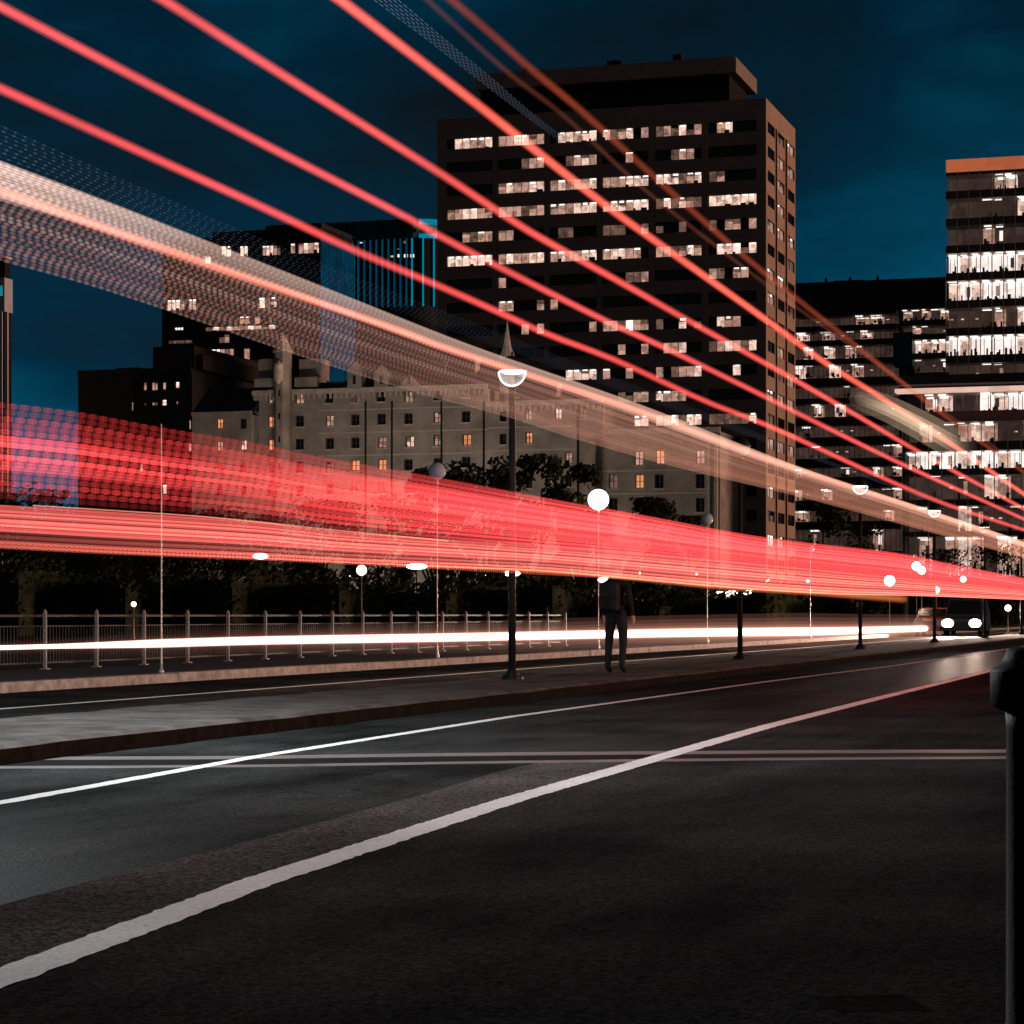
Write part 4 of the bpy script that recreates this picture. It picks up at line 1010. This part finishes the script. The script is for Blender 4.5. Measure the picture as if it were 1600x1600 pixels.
# floodlight columns in the yard of the armoury
def yard_lamp(px, d, label, power):
    r = (px-CX)/F; o = tag(empty('yard_lamp', (r*d, d, -0.06)), label, 'street lamp', 'yard lamps lighting the stone armoury')
    b = MB(); b.lathe([(0.1,0),(0.06,0.5),(0.045,5.4)], n=8); b.build('pole', M['black_iron'], o)
    h = MB(); h.lathe([(0.0,5.35),(0.16,5.4),(0.2,5.6),(0.14,5.8),(0.0,5.85)], n=12); h.build('lantern', M['globe_warm'], o)
    lamp_light(o, 5.6, power, (1.0,0.77,0.61), 0.22)
for px, d, lab, pw in ((370,275,'yard lamp behind the trees stone wing',9000),(460,274,'yard lamp behind the trees below the pointed turret',60000),(545,273,'yard lamp behind the trees below the gables',60000),
      (640,272,'yard lamp behind the trees below the lit upper windows',42000),(760,268,'yard lamp behind the tall trees',8000),(1000,262,'yard lamp behind the tree right of the bright globe',4000),(1090,258,'yard lamp below the end of the stone building',3500)):
    yard_lamp(px, d, lab, pw)

# ================================================================== railing along the pavement
fo = empty('railing', st(30,20.0,0.146), R(90)-TH)
tag(fo, 'long metal railing with pale posts along the far pavement', 'fence')
HF = 0.96; a_first, sp_ = to_st(px_ground(5,1045,0.15))[0], 1.93
def floc(a): return a-30.0
rl = MB(); amin, amax = a_first-6*sp_, a_first+17*sp_
rl.box(floc(amin), floc(amax), -0.02, 0.02, HF-0.05, HF-0.01); rl.box(floc(amin), floc(amax), -0.015, 0.015, 0.10, 0.13); rl.box(floc(amin), floc(amax), -0.012, 0.012, HF-0.22, HF-0.20)
rl.build('rail', M['fence_paint'], fo)
bars = MB(); a = amin
while a < amax:
    bars.box(floc(a)-0.006, floc(a)+0.006, -0.006, 0.006, 0.13, HF-0.22); a += 0.115
bars.build('bars', M['fence_paint'], fo)
pmb = MB(); pmb.box(-0.019,0.019,-0.03,0.03,0.0,HF+0.04); pmb.box(-0.07,0.07,-0.07,0.07,0.0,0.02); pmb.lathe([(0.024,HF+0.04),(0.028,HF+0.06),(0.0,HF+0.09)], n=8)
p0_ = None
for k in range(-6, 18):
    x = floc(a_first+k*sp_)
    if p0_ is None: p0_ = pmb.build('post', M['post_paint'], fo); q = p0_
    else: q = p0_.copy(); COL.objects.link(q); q.parent = fo
    q.location = (x, -0.045, 0)

# ================================================================== bollard at the right edge, hatch cover
M['bollard'] = mat('bollard_black', (0.004,0.004,0.004), 0.6, noise=0.3, nscale=14, spec=0.06, bump=0.1); d = 6.2
bo = tag(empty('bollard', ((1632-CX)/F*d, d, 0)), 'black cast-iron bollard with a broad rounded cap at the right edge', 'bollard')
b = MB(); b.lathe([(0.106,0),(0.106,0.02),(0.099,0.03),(0.098,0.80),(0.102,0.85)], n=28); b.build('shaft', M['bollard'], bo, True)
b = MB(); b.lathe([(0.102,0.845),(0.132,0.858),(0.139,0.866),(0.140,0.95),(0.136,0.958),(0.118,0.968),(0.106,0.985),(0.098,1.005),(0.085,1.014),(0.0,1.017)], n=28)
b.build('cap', M['bollard'], bo, True)
hc = px_ground(1322, 1575, 0)
hp = tag(empty('hatch_cover', (hc.x, hc.y, 0), R(8)), 'small rectangular iron hatch cover sunk in the dark asphalt', 'hatch cover')
b = MB(); b.box(-0.03,0.20,-0.055,0.155,-0.02,0.004); b.build('lid', M['hatch'], hp)
b = MB(); b.box(-0.045,-0.035,-0.07,0.17,-0.02,0.009); b.box(0.205,0.215,-0.07,0.17,-0.02,0.007); b.box(-0.035,0.205,-0.07,-0.06,-0.02,0.006); b.box(-0.035,0.205,0.16,0.17,-0.02,0.006); b.build('frame', M['hatch'], hp)

# ================================================================== vehicles
def car(name, a, l, label, cat, paint, lights, toward=True, H=1.9, Wd=1.9, Ln=4.8, van=True):
    o = tag(empty(name, st(a,l,0.0), -TH if toward else math.pi-TH), label, cat)
    hw = Wd/2; prof = [(0,0.28),(0,0.62),(0.12,0.86),(0.95,1.02),(1.65,H-0.08),(2.1,H),(Ln-0.5,H),(Ln-0.05,H*0.62),(Ln,0.6),(Ln,0.28)] if van else \
        [(0,0.25),(0,0.55),(0.15,0.72),(1.2,0.92),(1.95,H-0.05),(2.4,H),(3.5,H-0.03),(4.3,0.98),(Ln,0.9),(Ln,0.3)]
    b = MB(); n = len(prof)
    def wx(z): return hw if z < 0.95 else hw-(z-0.95)*0.16
    lft = [(-wx(z),y,z) for y,z in prof]; rgt = [(wx(z),y,z) for y,z in prof]
    b.poly(lft); b.poly(list(reversed(rgt)))
    for i in range(n): b.quad(lft[i], lft[(i+1)%n], rgt[(i+1)%n], rgt[i])
    b.build('body', paint, o, bevel=0.05)
    (y0,z0),(y1,z1) = prof[3], prof[4]
    w_ = MB(); e = 0.03; w_.quad((-wx(z0)+0.1,y0+0.08-e,z0+0.08+e),(wx(z0)-0.1,y0+0.08-e,z0+0.08+e),(wx(z1)-0.1,y1-0.06-e,z1-0.06+e),(-wx(z1)+0.1,y1-0.06-e,z1-0.06+e)); w_.build('windscreen', M['glass'], o)
    for sgn in (-1,1):
        s_ = MB(); x = sgn*(wx((z0+z1)/2)+0.012); s_.poly([(x+sgn*0.03,y0+0.45,z0+0.05),(x-sgn*0.03,y1+0.15,z1-0.12),(x-sgn*0.03,Ln-1.0,z1-0.12),(x+sgn*0.03,Ln-0.7,z0+0.05)]); s_.build('side_window', M['glass'], o)
        for yy in (0.85, Ln-0.95):
            t_ = MB(); prof_ = [(0.0,-0.11),(0.2,-0.11),(0.32,-0.09),(0.33,0.0),(0.32,0.09),(0.2,0.11),(0.0,0.11)]; t_.lathe(prof_, n=18)
            t_.v = [(sgn*(hw-0.10)+z, yy+x_, 0.33+y_) for x_,y_,z in t_.v]; t_.build('wheel', M['rubber'], o)
        hl = MB(); hl.lathe([(0.0,-0.02),(0.18,-0.02),(0.22,0.02),(0.0,0.03)], n=18); hl.v = [(sgn*(hw-0.28)+x_*1.35, -0.03+z, 0.66+y_) for x_,y_,z in hl.v]
        hl.build('headlight', emit('headlight_on', (1.0,0.92,0.84), 14.0) if lights else M['globe_off'], o)
        if lights:
            sp_l = bpy.data.lights.new('headlight_beam','SPOT'); sp_l.energy = 24000; sp_l.spot_size = R(70); sp_l.spot_blend = 0.8; sp_l.color = (1.0,0.72,0.58); sp_l.shadow_soft_size = 0.1
            so_ = bpy.data.objects.new('headlight_beam', sp_l); COL.objects.link(so_); so_.parent = o; so_.location = (sgn*(hw-0.28), -0.12, 0.66); so_.rotation_euler = (R(-86),0,0) if False else Vector((0,-1,-0.03)).to_track_quat('-Z','Y').to_euler()
    gr = MB()
    for k in range(4): gr.box(-hw+0.5, hw-0.5, -0.035, -0.005, 0.5+k*0.07, 0.535+k*0.07)
    gr.build('grille', M['groove'], o)
    bm_ = MB(); bm_.box(-hw+0.02, hw-0.02, -0.09, -0.004, 0.3, 0.47); bm_.build('bumper', M['groove'], o, bevel=0.03)
    return o
pv = px_plane(1502, 985, 13.6); av = to_st(pv)[0]
car('oncoming_van', av, 13.6, 'oncoming dark van with two glaring headlights at the far right', 'van', mat('dark_car_paint', (0.03,0.03,0.035), 0.3, noise=0.1), True)
pr2 = px_plane(1452, 985, 15.6); ar = to_st(pr2)[0]
car('red_car', ar, 15.55, 'small red car by the far kerb, left of the oncoming van', 'car', mat('red_car_paint', (0.45,0.05,0.03), 0.3, noise=0.1), False, H=1.45, Wd=1.75, Ln=4.4, van=False)

# ================================================================== person waiting on the median
def skin_mesh(name, joints, edges, mats, pick, sub=2):
    me = bpy.data.meshes.new(name+'_cage'); me.from_pydata([j[0] for j in joints], edges, [])
    o = bpy.data.objects.new(name+'_cage', me); COL.objects.link(o)
    sk = o.modifiers.new('skin','SKIN'); su = o.modifiers.new('sub','SUBSURF'); su.levels = sub; su.render_levels = sub
    for v, j in zip(me.skin_vertices[0].data, joints): v.radius = j[1]; v.use_root = False
    me.skin_vertices[0].data[0].use_root = True
    dg = bpy.context.evaluated_depsgraph_get(); ev = o.evaluated_get(dg); out = bpy.data.meshes.new_from_object(ev); out.name = name
    bpy.data.objects.remove(o); bpy.data.meshes.remove(me)
    out.materials.clear()
    for q in mats: out.materials.append(q)
    for p in out.polygons: p.use_smooth = True; p.material_index = pick(p.center)
    r = bpy.data.objects.new(name, out); COL.objects.link(r); return r
pp = px_ground(963, 1053, 0.15)
jt = [((0,0,0.96),(0.16,0.12)),((0,0.0,1.12),(0.145,0.11)),((0,0.01,1.32),(0.18,0.125)),((0,0.01,1.44),(0.15,0.10)),((0,-0.01,1.53),(0.058,0.06)),((0,-0.02,1.62),(0.075,0.09)),((0,-0.015,1.72),(0.078,0.095)),((0,0,1.79),(0.05,0.06)),
      ((-0.20,0.01,1.43),(0.065,0.065)),((-0.26,0.03,1.18),(0.05,0.05)),((-0.25,-0.08,0.94),(0.036,0.036)),((0.20,0.01,1.43),(0.065,0.065)),((0.26,0.03,1.18),(0.05,0.05)),((0.25,-0.06,0.94),(0.036,0.036)),
      ((-0.10,0,0.90),(0.10,0.105)),((-0.11,-0.03,0.52),(0.066,0.07)),((-0.115,0.03,0.10),(0.045,0.05)),((-0.12,-0.10,0.04),(0.045,0.035)),((0.10,0,0.90),(0.10,0.105)),((0.12,0.02,0.52),(0.066,0.07)),((0.125,0.06,0.10),(0.045,0.05)),((0.135,-0.07,0.04),(0.045,0.035))]
ed = [(0,1),(1,2),(2,3),(3,4),(4,5),(5,6),(6,7),(3,8),(8,9),(9,10),(3,11),(11,12),(12,13),(0,14),(14,15),(15,16),(16,17),(0,18),(18,19),(19,20),(20,21)]
# five short fingers and a thumb-side spread on each hand
for sgn, wr in ((-1,10),(1,13)):
    b0 = jt[wr][0]
    jt.append(((b0[0], b0[1]-0.03, b0[2]-0.08),(0.034,0.022))); pm_ = len(jt)-1; ed.append((wr,pm_))
    for k, (dy, ln) in enumerate(((-0.032,0.07),(-0.011,0.085),(0.011,0.08),(0.032,0.06))):
        c0 = (b0[0]+sgn*0.004, b0[1]-0.035+dy, b0[2]-0.08-ln*0.6); c1 = (b0[0]-sgn*0.012, b0[1]-0.045+dy, b0[2]-0.08-ln)
        jt.append((c0,(0.009,0.009))); ed.append((pm_,len(jt)-1)); jt.append((c1,(0.008,0.008))); ed.append((len(jt)-2,len(jt)-1))
    jt.append(((b0[0]-sgn*0.02, b0[1]-0.075, b0[2]-0.09),(0.01,0.01))); ed.append((pm_,len(jt)-1))
M['skin'] = mat('skin', (0.42,0.26,0.20), 0.55, noise=0.08); M['jacket'] = mat('dark_jacket', (0.012,0.012,0.014), 0.85, noise=0.3, nscale=8); M['trouser'] = mat('dark_trousers', (0.02,0.02,0.022), 0.9, noise=0.3, nscale=8)
M['shoe'] = mat('dark_shoes', (0.015,0.013,0.012), 0.6, noise=0.2); M['hair'] = mat('dark_hair', (0.015,0.011,0.009), 0.6, noise=0.3, nscale=30)
def pick(c):
    if c.z < 0.085: return 3
    if c.z < 0.90 and abs(c.x) < 0.23: return 2
    if c.z < 0.93 and abs(c.x) >= 0.2: return 0
    return 0 if c.z > 1.52 else 1
pe = tag(empty('person', (pp.x,pp.y,0.15), R(150)), 'person in a dark jacket standing on the median, wearing a backpack', 'person')
body = skin_mesh('body', jt, ed, [M['skin'],M['jacket'],M['trouser'],M['shoe']], pick, 2); body.parent = pe
hr = MB(); hr.lathe([(0.104*math.cos(R(t)), 1.735+0.11*math.sin(R(t))) for t in range(-25,90,12)]+[(0.0,1.846)], 0, 0.0, 18)
hr.v = [(x, y+0.012, z) for x,y,z in hr.v]; hr.build('hair', M['hair'], pe, True)
nf = MB(); nf.lathe([(0.018,1.635),(0.014,1.655),(0.006,1.685)], 0, -0.108, 8); nf.build('nose', M['skin'], pe, True)
for sgn in (-1,1):
    ea = MB(); ea.lathe([(0.0,1.62),(0.022,1.635),(0.026,1.66),(0.0,1.69)], sgn*0.088, 0.0, 8); ea.build('ear', M['skin'], pe, True)
    ey = MB(); ey.lathe([(0.0,1.676),(0.009,1.682),(0.009,1.688),(0.0,1.693)], sgn*0.032, -0.10, 8); ey.build('eye', M['groove'], pe, True)
bp_ = tag(empty('backpack', (pp.x,pp.y,0.15), R(150)), 'dark rounded backpack on the standing person', 'backpack')
b = MB(); b.box(-0.17,0.17,0.145,0.32,1.0,1.46); b.build('sack', M['trouser'], bp_, bevel=0.06)
b = MB(); b.box(-0.13,0.13,0.321,0.38,1.03,1.24); b.build('pocket', M['jacket'], bp_, bevel=0.03)
for sgn in (-1,1):
    b = MB(); b.tube([(sgn*0.11,0.15,1.43),(sgn*0.12,0.02,1.53),(sgn*0.12,-0.13,1.42),(sgn*0.14,-0.14,1.25),(sgn*0.17,0.02,1.1),(sgn*0.14,0.15,1.05)], [0.018]*6, 6); b.build('strap', M['jacket'], bp_)

# ================================================================== light trails: glowing lines at the height and place where the lamps went by
def smooth(pts, n):
    """resample a polyline with a centripetal-ish cubic"""
    out = []
    xs_ = [p[0] for p in pts]
    for k in range(n+1):
        x = xs_[0]+(xs_[-1]-xs_[0])*k/n
        i = max(j for j in range(len(pts)-1) if xs_[j] <= x+1e-6); i = min(i, len(pts)-2)
        p0 = pts[max(0,i-1)]; p1 = pts[i]; p2 = pts[i+1]; p3 = pts[min(len(pts)-1,i+2)]
        h = p2[0]-p1[0]; t = (x-p1[0])/h
        m1 = (p2[1]-p0[1])/(p2[0]-p0[0])*h; m2 = (p3[1]-p1[1])/(p3[0]-p1[0])*h
        y = (2*t**3-3*t*t+1)*p1[1]+(t**3-2*t*t+t)*m1+(-2*t**3+3*t*t)*p2[1]+(t**3-t*t)*m2
        out.append((x,y))
    return out
class Trail:
    def __init__(s): s.mb = MB(); s.power = []; s.along = []
    def strand(s, P, rads, pw, n=6, phase=0.0, m=0, wob=(0,0,0)):
        i0 = len(s.mb.v); s.mb.tube(P, rads, n, m, cap=True)
        acc = 0.0
        for k, p in enumerate(P):
            if k: acc += (Vector(P[k])-Vector(P[k-1])).length
            w = pw[k] if isinstance(pw, (list,tuple)) else pw
            for j in range(n): s.power.append(w); s.along.append(acc+phase+wob[0]*math.sin(acc*wob[1]+wob[2]))
    def build(s, name, mats, label):
        o = s.mb.build(name, mats, None, True)
        for nm, dat in (('power', s.power), ('along', s.along)):
            at = o.data.attributes.new(nm, 'FLOAT', 'POINT'); at.data.foreach_set('value', dat)
        o.visible_shadow = True
        return tag(o, label, 'light trail', 'light trails over the road')
def extend(P, m_back=4.0, m_fwd=40.0):
    d0 = (P[0]-P[1]).normalized(); d1 = (P[-1]-P[-2]).normalized()
    d1.z *= 0.3; d0 = Vector((d0.x,d0.y,d0.z*0.0)).normalized()
    return [P[0]+d0*m_back] + P + [P[-1]+d1*m_fwd]
def world(pix, lat, n=40): return [px_plane(x, y, lat) for x, y in smooth(pix, n)]
def streak(pix, lat, wpx, col, power, label, name='light_trail', n=40, ext=True, clear=1.0, layers=((1.0,0.10),(0.86,0.13),(0.72,0.17),(0.58,0.20),(0.44,0.22),(0.30,0.22)), sample=False, fade=None):
    """wpx: full width in photo pixels at both ends"""
    P = world(pix, lat, n); rad = []
    for k, p in enumerate(P):
        t = k/n; rad.append((wpx[0]+(wpx[1]-wpx[0])*t)/2*p.y/F)
    tr = Trail()
    if ext: Q = extend(P); rad = [rad[0]]+rad+[rad[-1]*1.4]
    else: Q = P
    for f, w in layers:
        ph_ = pix[0][0]*0.013+pix[0][1]*0.017
        pw = [w*(1+0.10*math.sin(k*0.55+ph_)+0.06*math.sin(k*1.7+2*ph_)) for k in range(len(Q))] if not fade else [w*fade(k/(len(Q)-1)) for k in range(len(Q))]
        tr.strand([Vector(q) for q in Q], [r*f for r in rad], pw, 12)
    return tr.build(name, trail_mat(name+'_glow', col, power/2.0, clear=clear, sample=sample), label)
RED = (1.0,0.10,0.085)
streak([(532,0),(744,162),(810,214),(948,322),(1047,393),(1200,502),(1290,567),(1375,620),(1475,686),(1600,772)], 4.6, (21,8.5), (1.0,0.125,0.085), 1.3, 'brightest of the four thin red streaks, crossing the tower roof')
streak([(256,0),(400,91),(682,267),(775,328),(828,362),(1000,458),(1088,508),(1200,570),(1335,647),(1432,704),(1600,795)], 5.4, (21,7.5), (1.0,0.11,0.095), 1.0, 'thin red streak crossing the middle of the tower, second from the top')
streak([(0,10),(400,219),(640,342),(682,366),(766,410),(950,503),(1032,540),(1098,572),(1200,622),(1245,645),(1407,724),(1600,811)], 6.3, (21,7.5), (1.0,0.11,0.10), 0.95, 'thin red streak from the top left corner, third from the top')
streak([(0,138),(400,319),(549,389),(682,445),(780,488),(850,520),(960,562),(1100,626),(1200,665),(1450,777),(1600,828)], 7.0, (20,7.5), (1.0,0.10,0.09), 0.95, 'lowest of the four thin red streaks, passing above the nearest lamp')
streak([(0,298),(275,396),(620,515),(680,538),(820,584),(1000,643),(1135,694),(1235,730),(1435,795),(1600,851)], 4.9, (19,8.5), (1.0,0.23,0.15), 1.15, 'salmon streak running through the beige dotted band')
streak([(706,0),(776,60),(824,103),(900,166),(960,220),(1060,310),(1160,398),(1244,466),(1340,542),(1415,602),(1490,660),(1600,738)], 4.3, (18,8), (1.0,0.16,0.07), 0.22, 'faint dull red streak highest at the right, over the penthouse', clear=0.97)
streak([(668,0),(790,110),(880,180),(1000,290),(1100,370),(1244,480)], 4.4, (14,8), (1.0,0.25,0.16), 0.06, 'very faint reddish streak beside the penthouse corner')
tr = Trail()
for k in range(6):
    P = world([(585+k*7.5,0),(668+k*5.4,62),(745+k*4.5,122+0.0*k),(820+k*3,180),(880+k*3,225)], 4.5, 16)
    tr.strand(P, [0.9*p.y/F for p in P], [0.7*(1-j/16)+0.1 for j in range(17)], 5)
tr.build('light_trail', trail_mat('hair_trail', (0.45,0.55,0.75), 0.10, dash=0.09, duty=0.6), 'bundle of hair-thin pale lines above the brightest red streak')

def lerp_edge(e0, e1, f, n):
    a, b_ = smooth(e0, n), smooth(e1, n); return [(p[0], p[1]+(q[1]-p[1])*f) for p, q in zip(a, b_)]
def band(top, bot, lat, count, col, power, label, dash=0.0, duty=0.5, n=48, shade=None, fill=0.62, seed=1, slant=0.0, cols=None, name='light_trail', clear=1.0, soft=0.35, sides=6, var=(0.65,1.15), wob=0.0):
    rg = random.Random(seed); tr = Trail(); mats = []
    for c, pwr in (cols or [(col, power)]): mats.append(trail_mat(name+'_band', c, pwr/2.0, dash, duty, clear, soft=soft))
    for i in range(count):
        f = (i+0.5)/count
        pix = lerp_edge(top, bot, f, n); t_, b_ = smooth(top, n), smooth(bot, n)
        P = [px_plane(x, y, lat) for x, y in pix]
        rad = [max(0.0015, (q[1]-p[1])/count*fill*P[k].y/F) for k, (p, q) in enumerate(zip(t_, b_))]
        base = rg.uniform(*var)
        pw = [base*(shade(f, k/n, rg) if shade else 1.0) for k in range(n+1)]
        if top[0][0] <= 0: P = extend(P, 1.5, 30.0); rad = [rad[0]]+rad+[rad[-1]*1.3]; pw = [pw[0]]+pw+[pw[-1]]
        tr.strand(P, rad, pw, sides, phase=i*slant+(rg.uniform(-0.004,0.004)+rg.uniform(-wob,wob) if slant else 0), m=i % len(mats), wob=(wob, rg.uniform(0.7,1.9), rg.uniform(0,6.28)))
    return tr.build(name, mats, label)
TOP = [(0,628),(122,643),(250,667),(400,692),(480,710),(640,738),(880,783),(995,803),(1160,834),(1245,846),(1410,865),(1480,880),(1600,903)]
GAP = [(0,780),(150,791),(400,811),(525,827),(750,846),(1000,866),(1275,891),(1375,901),(1500,912),(1600,922)]
BOT = [(0,855),(175,864),(400,873),(550,880),(750,888),(860,893),(1125,917),(1300,928),(1435,931),(1600,937)]
def sh_up(f, t, rg):
    v = 0.9
    if f < 0.22: v *= 0.42+0.25*t
    elif f < 0.34: v *= 0.62
    elif f < 0.72: v *= 1.15
    else: v *= 0.62+0.5*t
    if abs(f-0.50) < 0.03 or abs(f-0.72) < 0.03: v *= 0.45+0.5*t
    if f > 0.93: v *= min(1, 0.22+1.6*max(0, t-0.28))
    return v*(0.72+0.45*t)
band(TOP, GAP, 5.0, 15, (1.0,0.06,0.055), 1.35, 'wide red dotted band of streaks across the middle of the picture', dash=0.105, duty=0.45, shade=sh_up, seed=3, slant=0.016, fill=0.46, soft=0.38, var=(0.5,1.3), wob=0.006)
def sh_fill(f, t, rg):
    v = (0.06+1.25*min(1, max(0,t-0.20)/0.38))
    if f < 0.14: v *= 0.15+0.6*min(1,max(0,t-0.3)/0.3)
    if f > 0.94: v *= 0.2+0.8*min(1,max(0,t-0.35)/0.2)
    if t < 0.32 and (0.34 < f < 0.48 or 0.53 < f < 0.70): v += 0.55*(1-t/0.32)+0.1
    return v
band(TOP, GAP, 5.2, 26, (1.0,0.105,0.11), 0.85, 'smooth red streaks behind the dotted red band', shade=sh_fill, seed=4, fill=0.6, var=(0.3,1.4), cols=[((1.0,0.05,0.06),0.9),((1.0,0.13,0.13),0.75),((1.0,0.09,0.10),0.8)])
def sh_low(f, t, rg):
    v = 1.0
    if f < 0.08: v = 0.7
    if f > 0.62: v = 0.28+0.9*min(1,t*1.3)
    return v*(0.75+0.4*t)
GAP2 = [(x, y+max(0.0, 9-10*x/900)) for x, y in GAP]
band(GAP2, BOT, 4.8, 24, (1.0,0.20,0.14), 0.98, 'salmon red band of fine smooth streaks under the dotted red band', shade=sh_low, seed=5, fill=0.62, var=(0.4,1.3), cols=[((1.0,0.17,0.14),1.2),((1.0,0.085,0.09),0.9),((1.0,0.24,0.18),1.25)])
dotrow = [(0,846),(175,856),(400,866),(550,874)]; dotrow2 = [(0,857),(175,866),(400,875),(550,882)]
band(dotrow, dotrow2, 4.75, 2, (1.0,0.16,0.10), 0.7, 'two rows of small red dots along the lower left edge of the red band', dash=0.045, duty=0.45, n=24, seed=6)
streak([(52,790),(150,796),(300,806),(400,815),(520,828),(700,845)], 4.7, (3,3), (1.0,0.30,0.20), 0.9, 'thin orange line starting at the dark gap of the red band', ext=False, n=24)
streak([(620,884),(860,893),(1125,917),(1260,925),(1412,936)], 4.7, (3,14), (1.0,0.24,0.07), 0.55, 'orange streak along the lower right edge of the red band', ext=False, n=24)
# beige band of a lit sign
BT = [(0,252),(175,318),(287,362),(500,446),(680,518),(760,548),(1000,632),(1245,728),(1435,791),(1600,846)]
BB_ = [(0,408),(125,442),(250,482),(470,557),(655,615),(805,655),(880,680),(1045,727),(1245,775),(1375,810),(1600,872)]
def sh_be(f, t, rg):
    v = 0.75
    if f < 0.28 and t < 0.2: v = 1.7-3.0*t
    elif f < 0.28: v = 0.95
    if f > 0.9: v *= 0.7
    return v*(1.0 if t < 0.75 else 0.8)
band(BT, BB_, 5.0, 27, (1.0,0.5,0.3), 0.3, 'broad beige and amber dotted band sloping across the stone building', dash=0.070, duty=0.45, shade=sh_be, seed=8, slant=0.019, fill=0.42, wob=0.022, soft=0.5, cols=[((1.0,0.56,0.47),0.40),((1.0,0.36,0.24),0.38),((0.95,0.62,0.54),0.38)], var=(0.45,1.25))
def sh_amb(f, t, rg): return 0.02+1.5*max(0, t-0.38)
band(BT, BB_, 5.15, 16, (1.0,0.34,0.17), 0.26, 'smooth amber streaks inside the beige band, strongest at the right', shade=sh_amb, seed=12, fill=0.6)
def sh_hz(f, t, rg): return (1.0-0.5*f)*(1.7-5*t if t < 0.2 else 0.7)
band(BT, [(x, y*1.0) for x, y in [(0,312),(200,372),(400,440),(680,540),(900,615),(1245,742),(1600,856)]], 5.1, 14, (1.0,0.72,0.60), 0.24, 'soft cream glow above the salmon streak', shade=sh_hz, seed=9, fill=0.8)
U2 = [(0,193),(200,283),(380,360),(520,418)]; U3 = [(0,255),(200,325),(380,402),(520,452)]
band(U2, U3, 5.05, 9, (0.5,0.6,0.85), 0.11, 'sparse pale blue dots above the beige band at left', dash=0.085, duty=0.22, n=24, shade=lambda f,t,r: 1.0-0.6*t, seed=10, slant=0.033, fill=0.22, wob=0.01)
# cream streak at the right, standing in for a lit soffit
streak([(1345,622),(1390,640),(1430,660),(1470,682),(1505,702)], 4.45, (20,26), (1.0,0.70,0.46), 0.6, 'short cream streak for a lit soffit below the terraced block', ext=False, n=16, layers=((1.9,0.25),(1.0,0.5),(0.5,0.4)), fade=lambda t: math.sin(math.pi*min(1,max(0.02,t)))**0.7)
# white headlamp trail beyond the median
WT = [(0,1012),(160,1008),(400,1001),(700,996),(1050,989),(1300,986),(1446,982)]
P = world(WT, 13.9, 60); rr2 = []
for k, p in enumerate(P):
    x = WT[-1][0]*k/60
    wp = 7.5+6.0*min(1, max(0, (x-90)/160)) if x < 1250 else 13.5-4*(x-1250)/200; rr2.append(wp/2*p.y/F)
tr = Trail(); Q = [P[0]+(P[0]-P[1]).normalized()*6]+P; rr2 = [rr2[0]]+rr2
tr.strand(Q, rr2, 0.30, 12); tr.strand(Q, [r*0.78 for r in rr2], 0.8, 12); tr.strand(Q, [r*0.5 for r in rr2], 1.2, 12)
gl_ = [0.03+0.16*min(1,max(0,(k-14)/34)) for k in range(len(Q))]
for f, w in ((1.35,1.0),(1.8,0.55),(2.5,0.4),(3.5,0.28),(4.6,0.2)): tr.strand(Q, [r*(1+(f-1)*(0.55+0.45*k/60)) for k, r in enumerate(rr2)], [g*w for g in gl_], 14, m=1)
tr.build('light_trail', [trail_mat('headlamp_trail', (1.0,0.66,0.53), 1.7, sample=True), trail_mat('headlamp_halo', (1.0,0.42,0.30), 0.55)], 'long white horizontal streak of headlights beyond the median')
